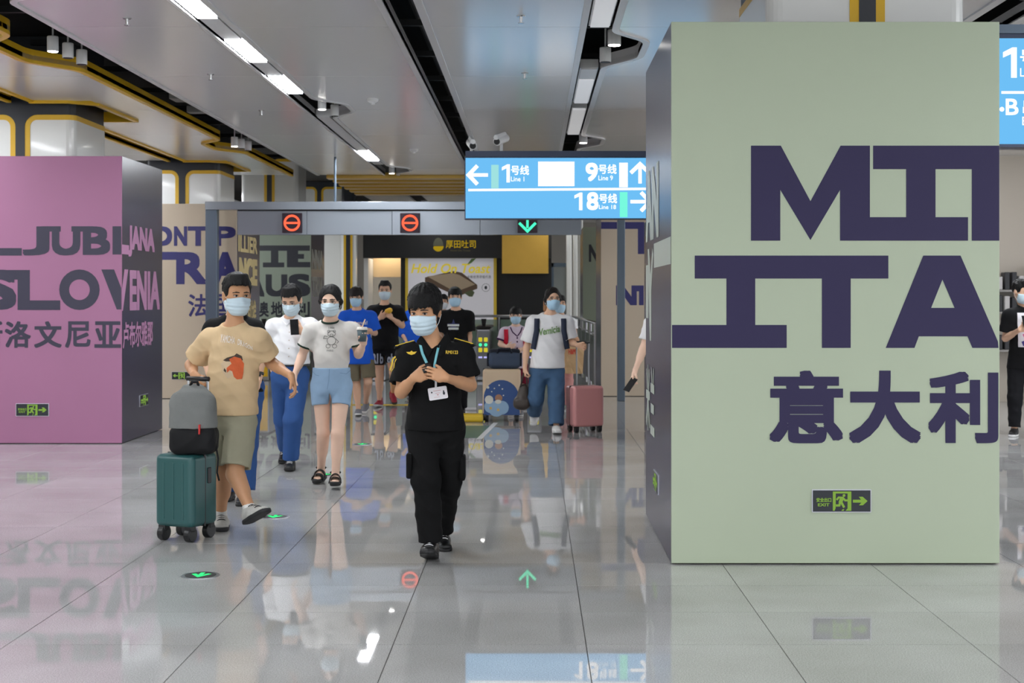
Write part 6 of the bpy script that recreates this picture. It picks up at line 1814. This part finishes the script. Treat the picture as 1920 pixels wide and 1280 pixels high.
# ---------------------------------------------------------------- 12 woman in white T-shirt and jeans
M_wt = cloth('white cotton', (236, 234, 234), .85, .02); M_jean = cloth('blue denim', (70, 98, 130), .85, .2, .3, 280); M_wsn = mat('white sneaker', (232, 230, 226), .55); M_navyf = cloth('navy strap', (48, 54, 72), .7)
Y12 = 16.3
g12 = Person(Y12, dict(head=(1036, 560, .0), neck=(1031, 590, .02), sl=(1001, 604, .02), sr=(1062, 604, .02), el=(987, 652, .04), er=(1070, 642, .06), wl=(984, 690, -.06), wr=(1084, 647, -.10),
        hl=(1010, 695, .02), hr=(1042, 695, .02), kl=(1004, 748, -.05), kr=(1043, 752, -.06), al=(1002, None, .36, .12), ar=(1043, None, -.14, .0)),
        'woman in white T-shirt and jeans carrying a brown bag', S=1.0, res=.011, fine=.0055, head_yaw=-.25, head_pitch=.05)
g12.body(pose=dict(l=dict(d=(.0, -.1, -.95), t=(.3, -.9, .1), right=True, curl=(.9, 1.0, .7)), r=dict(d=(.9, -.3, -.15), t=(.1, -.4, .9), right=False, curl=(.8, .9, .6))))
g12.eyes(closed=.3); g12.mask(M_maskb2, False); g12.glasses(); g12.hair('long', seed=36, front=.06, grow=.008, m=M_hairb)
v = Vol().add(cone(g12.hp(-.06, -.05, -.03), g12.hp(-.075, -.03, -.12), .030, .022), .02); sculpt('hair_tail', v, .008, mat('brown hair', (150, 104, 62), .5), g12.root)
g12.shirt(M_wt, sleeve=.78, hem=float(PX(0, 690, Y12).z), loose=.030, sl_r=(.086, .098), neck=.078, seed=111, amp=.006); g12.trousers(M_jean, r=(.108, .094, .090), end=.98, seed=112, amp=.006)
g12.shoe('l', M_wsn, M_wrub, yaw=-.1, pitch=-.45, w=1.1); g12.shoe('r', M_wsn, M_wrub, yaw=.1, pitch=.1, w=1.1)
pr = Print2D(); a, b = XZ(1010, 629, Y12), XZ(1050, 616, Y12); pr.text('Vemicia', a[0], b[0], a[1], b[1], .035)
pr.V = [(u, v + .18 * (u - a[0])) for u, v in pr.V]
g12.decal(pr, 'shirt', mat('green script', (122, 156, 96), .7), 'lettering', .006)
for q, sg in (('sl', 1), ('sr', -1)):
    sh = g12.J[q] + V3(.035 * sg, 0, .055)
    g12.band('shirt', dense([(float(sh[0]), float(sh[2]) - .01), (float(sh[0]) - .004 * sg, float(sh[2]) - .15), (float(sh[0]) - .045 * sg, float(sh[2]) - .36)], 5), .060, M_navyf, 'backpack_strap', .004, .012)
pk = g12.J['neck']; v = Vol().add(sbox(pk + V3(0, .20, -.24), (.14, .08, .22), r=.06), .02); rp = empty('backpack', (float(pk[0]), float(pk[1]) + .2, float(pk[2]) - .46), 'navy backpack on the back of the woman in white', 'backpack'); sculpt('bag', v, .012, M_navyf, rp); tube('top_loop', [(pk[0] - .03, pk[1] + .19, pk[2] - .03), (pk[0], pk[1] + .19, pk[2] + .01), (pk[0] + .03, pk[1] + .19, pk[2] - .03)], .008, M_navyf, rp)
# brown hand bag
M_brn = mat('brown leather', (58, 48, 42), .45, var=.2, vscale=40)
hb = PX(979, 742, Y12 - .05)
bb = empty('hand_bag', (hb.x, hb.y, hb.z - .14), 'dark brown leather hand bag hanging from her hand', 'hand bag')
v = Vol().add(cone(hb + Vector((.02, 0, .09)), hb + Vector((-.005, 0, -.10)), .055, .085, (1, 0, 0), .8, .75), .03).add(sbox(hb + Vector((-.005, 0, -.08)), (.092, .07, .06), r=.04), .03); sculpt('bag', v, .008, M_brn, bb)
for dy in (-.03, .03): tube('strap', [hb + Vector((-.02, dy, .10)), hb + Vector((.015, dy, .24)), hb + Vector((.03, dy * .4, .30)), hb + Vector((.05, dy, .24)), hb + Vector((.06, dy, .08))], .009, M_brn, bb, 8)
# pink suitcase
M_pkc = mat('rose shell', (206, 142, 140), .35, bump=.05, bscale=400)
suitcase(1066, 1128, 724, 808, 16.2, .26, M_pkc, 'rose pink suitcase with its silver handle pulled up', rz=.38, ridges=0, handle=(float(PX(0, 642, 16.3).z), .06), wheel=.035)

# ---------------------------------------------------------------- 13 person behind her with the paper bag
M_pinkp = cloth('dusty pink trousers', (206, 150, 146)); M_kraft = mat('kraft paper', (206, 172, 128), .7, var=.08, vscale=20)
Y13 = 19.2
g13 = Person(Y13, dict(head=(1049, 570, .0), neck=(1050, 592, .02), sl=(1028, 604, .02), sr=(1072, 604, .02), el=(1024, 634, .04), er=(1078, 630, .02), wl=(1032, 655, -.1), wr=(1076, 638, -.22),
        hl=(1042, 672, .02), hr=(1062, 672, .02), kl=(1045, 720, .0), kr=(1064, 716, -.06), al=(1046, None, .20, .0), ar=(1067, None, -.02, .0)),
        'person in dusty pink trousers behind the woman in white', S=.95, res=.012, fine=.007, head_yaw=-.2)
g13.body(pose=dict(r=dict(d=(.6, -.5, .2), t=(-.2, -.3, .9), right=False, curl=(.8, .9, .6)))); g13.eyes(closed=.3); g13.mask(M_maskb2, False); g13.hair('short', seed=39, front=.05)
g13.shirt(M_wsh, hem=float(PX(0, 672, Y13).z), seed=121); g13.trousers(M_pinkp, end=.95, seed=122); g13.shoe('l', M_wsn, M_wrub); g13.shoe('r', M_wsn, M_wrub)
pb = PX(1074, 700, 18.9); pt = PX(1074, 643, 18.9)
kb = empty('paper_bag', (pb.x, 18.9, pb.z), 'brown paper shopping bag with red letters', 'paper bag')
hw_ = 20 * 18.9 / F
bm = bmesh.new(); add_box(bm, pb.x - hw_ * .9, pb.x + hw_ * .9, 18.85, 19.0, pb.z, pt.z)
bmesh.ops.subdivide_edges(bm, edges=bm.edges, cuts=4, use_grid_fill=True)
rs = np.random.RandomState(3)
for vtx in bm.verts:
    t = (vtx.co.z - pb.z) / (pt.z - pb.z); vtx.co.x += (vtx.co.x - pb.x) * .18 * t + rs.uniform(-.006, .006); vtx.co.y += rs.uniform(-.012, .012)
bm_done('bag', bm, M_kraft, kb)
pr = Print2D(); a, b = XZ(1066, 664, 18.82), XZ(1079, 654, 18.82); pr.text('H&M', a[0], b[0], a[1], b[1], .03); pr.put('lettering', mat('red print', (212, 70, 52), .6), kb, lambda u, v: (u, 18.825, v))
tube('handle', [(pb.x - .06, 18.9, pt.z - .01), (pb.x - .04, 18.9, pt.z + .05), (pb.x + .04, 18.9, pt.z + .05), (pb.x + .06, 18.9, pt.z - .01)], .005, M_kraft, kb, 6)

# ---------------------------------------------------------------- 14 arm with a phone beside the sage block
Y14 = 13.4
g14 = Person(Y14, dict(head=(1248, 560, .0), neck=(1248, 592, .02), sl=(1222, 606, .02), sr=(1278, 606, .02), el=(1207, 652, .02), er=(1290, 660, .04), wl=(1191, 694, -.10), wr=(1290, 705, -.04),
        hl=(1235, 705, .02), hr=(1262, 705, .02), kl=(1235, 785, .0), kr=(1262, 785, -.06), al=(1238, None, .03, .0), ar=(1262, None, .20, .0)),
        'person hidden by the sage block, only the arm with phone showing', S=1.0, res=.011, fine=.006, skin=M_skin3)
g14.body(pose=dict(l=dict(d=(-.35, -.25, -.85), t=(.2, -.9, .2), right=True, curl=(.6, .7, .5)))); g14.mask(); g14.hair('short', seed=41, front=.05)
g14.shirt(M_wt, sleeve=.70, hem=float(PX(0, 712, Y14).z), seed=131, sl_r=(.07, .075)); g14.trousers(M_blks, end=.97, seed=132); g14.shoe('l', M_shoeb, M_blk); g14.shoe('r', M_shoeb, M_blk)
phone('black phone in the hand beside the sage block', PX(1182, 721, Y14 - .18), (.55, .3, .75), (.6, -.6, -.2), .07, .15, False)

# ---------------------------------------------------------------- 15 man at the right edge
Y15 = 15.9
g15 = Person(Y15, dict(head=(1915, 546, .0), neck=(1922, 575, .02), sl=(1893, 592, .02), sr=(1954, 592, .02), el=(1885, 634, .06), er=(1962, 634, .04), wl=(1912, 618, -.24), wr=(1936, 614, -.24),
        hl=(1906, 685, .02), hr=(1940, 685, .02), kl=(1903, 748, -.04), kr=(1938, 745, -.02), al=(1902, None, -.05, .0), ar=(1936, None, .10, .0)),
        'man in black T-shirt with a colour print at the right edge', S=1.02, res=.011, fine=.006, head_yaw=-.5, head_pitch=.25)
g15.body(pose=dict(l=dict(d=(.85, -.2, .35), t=(-.2, -.3, .9), right=True, curl=(.6, .7, .5)), r=dict(d=(-.8, -.2, .4), t=(.2, -.3, .9), right=False, curl=(.6, .7, .5))))
g15.eyes(closed=.3); g15.mask(M_maskb, False); g15.hair('short', seed=44, front=.06)
g15.shirt(M_blkt, sleeve=.72, hem=float(PX(0, 692, Y15).z), loose=.024, sl_r=(.08, .088), seed=141); g15.trousers(M_blks, r=(.10, .08, .066), end=.96, seed=142)
g15.shoe('l', M_blk, M_wrub, yaw=-.5); g15.shoe('r', M_blk, M_wrub, yaw=-.2)
M_pw = mat('print sheet white', (226, 222, 226), .7)
pr = Print2D(); pr.poly([XZ(1904, 586, Y15), XZ(1946, 586, Y15), XZ(1946, 650, Y15), XZ(1904, 650, Y15)]); g15.decal(pr, 'shirt', M_pw, 'print', .006)
for pts, col, nm in (([(1910, 610), (1924, 606), (1936, 620), (1920, 626)], (70, 130, 210), 'blue'), ([(1911, 626), (1926, 622), (1934, 634), (1916, 640)], (214, 90, 150), 'rose'), ([(1909, 640), (1920, 634), (1926, 648), (1912, 648)], (60, 50, 120), 'violet')):
    pr = Print2D(); pr.poly([XZ(x, y, Y15) for x, y in pts]); g15.decal(pr, 'shirt', mat('print ' + nm, col, .7), 'print', .008 if nm != 'rose' else .0085)
phone('phone held by the man at the right edge', PX(1924, 603, Y15 - .30), (0, .5, .8), (1, 0, 0), .072, .15, False)
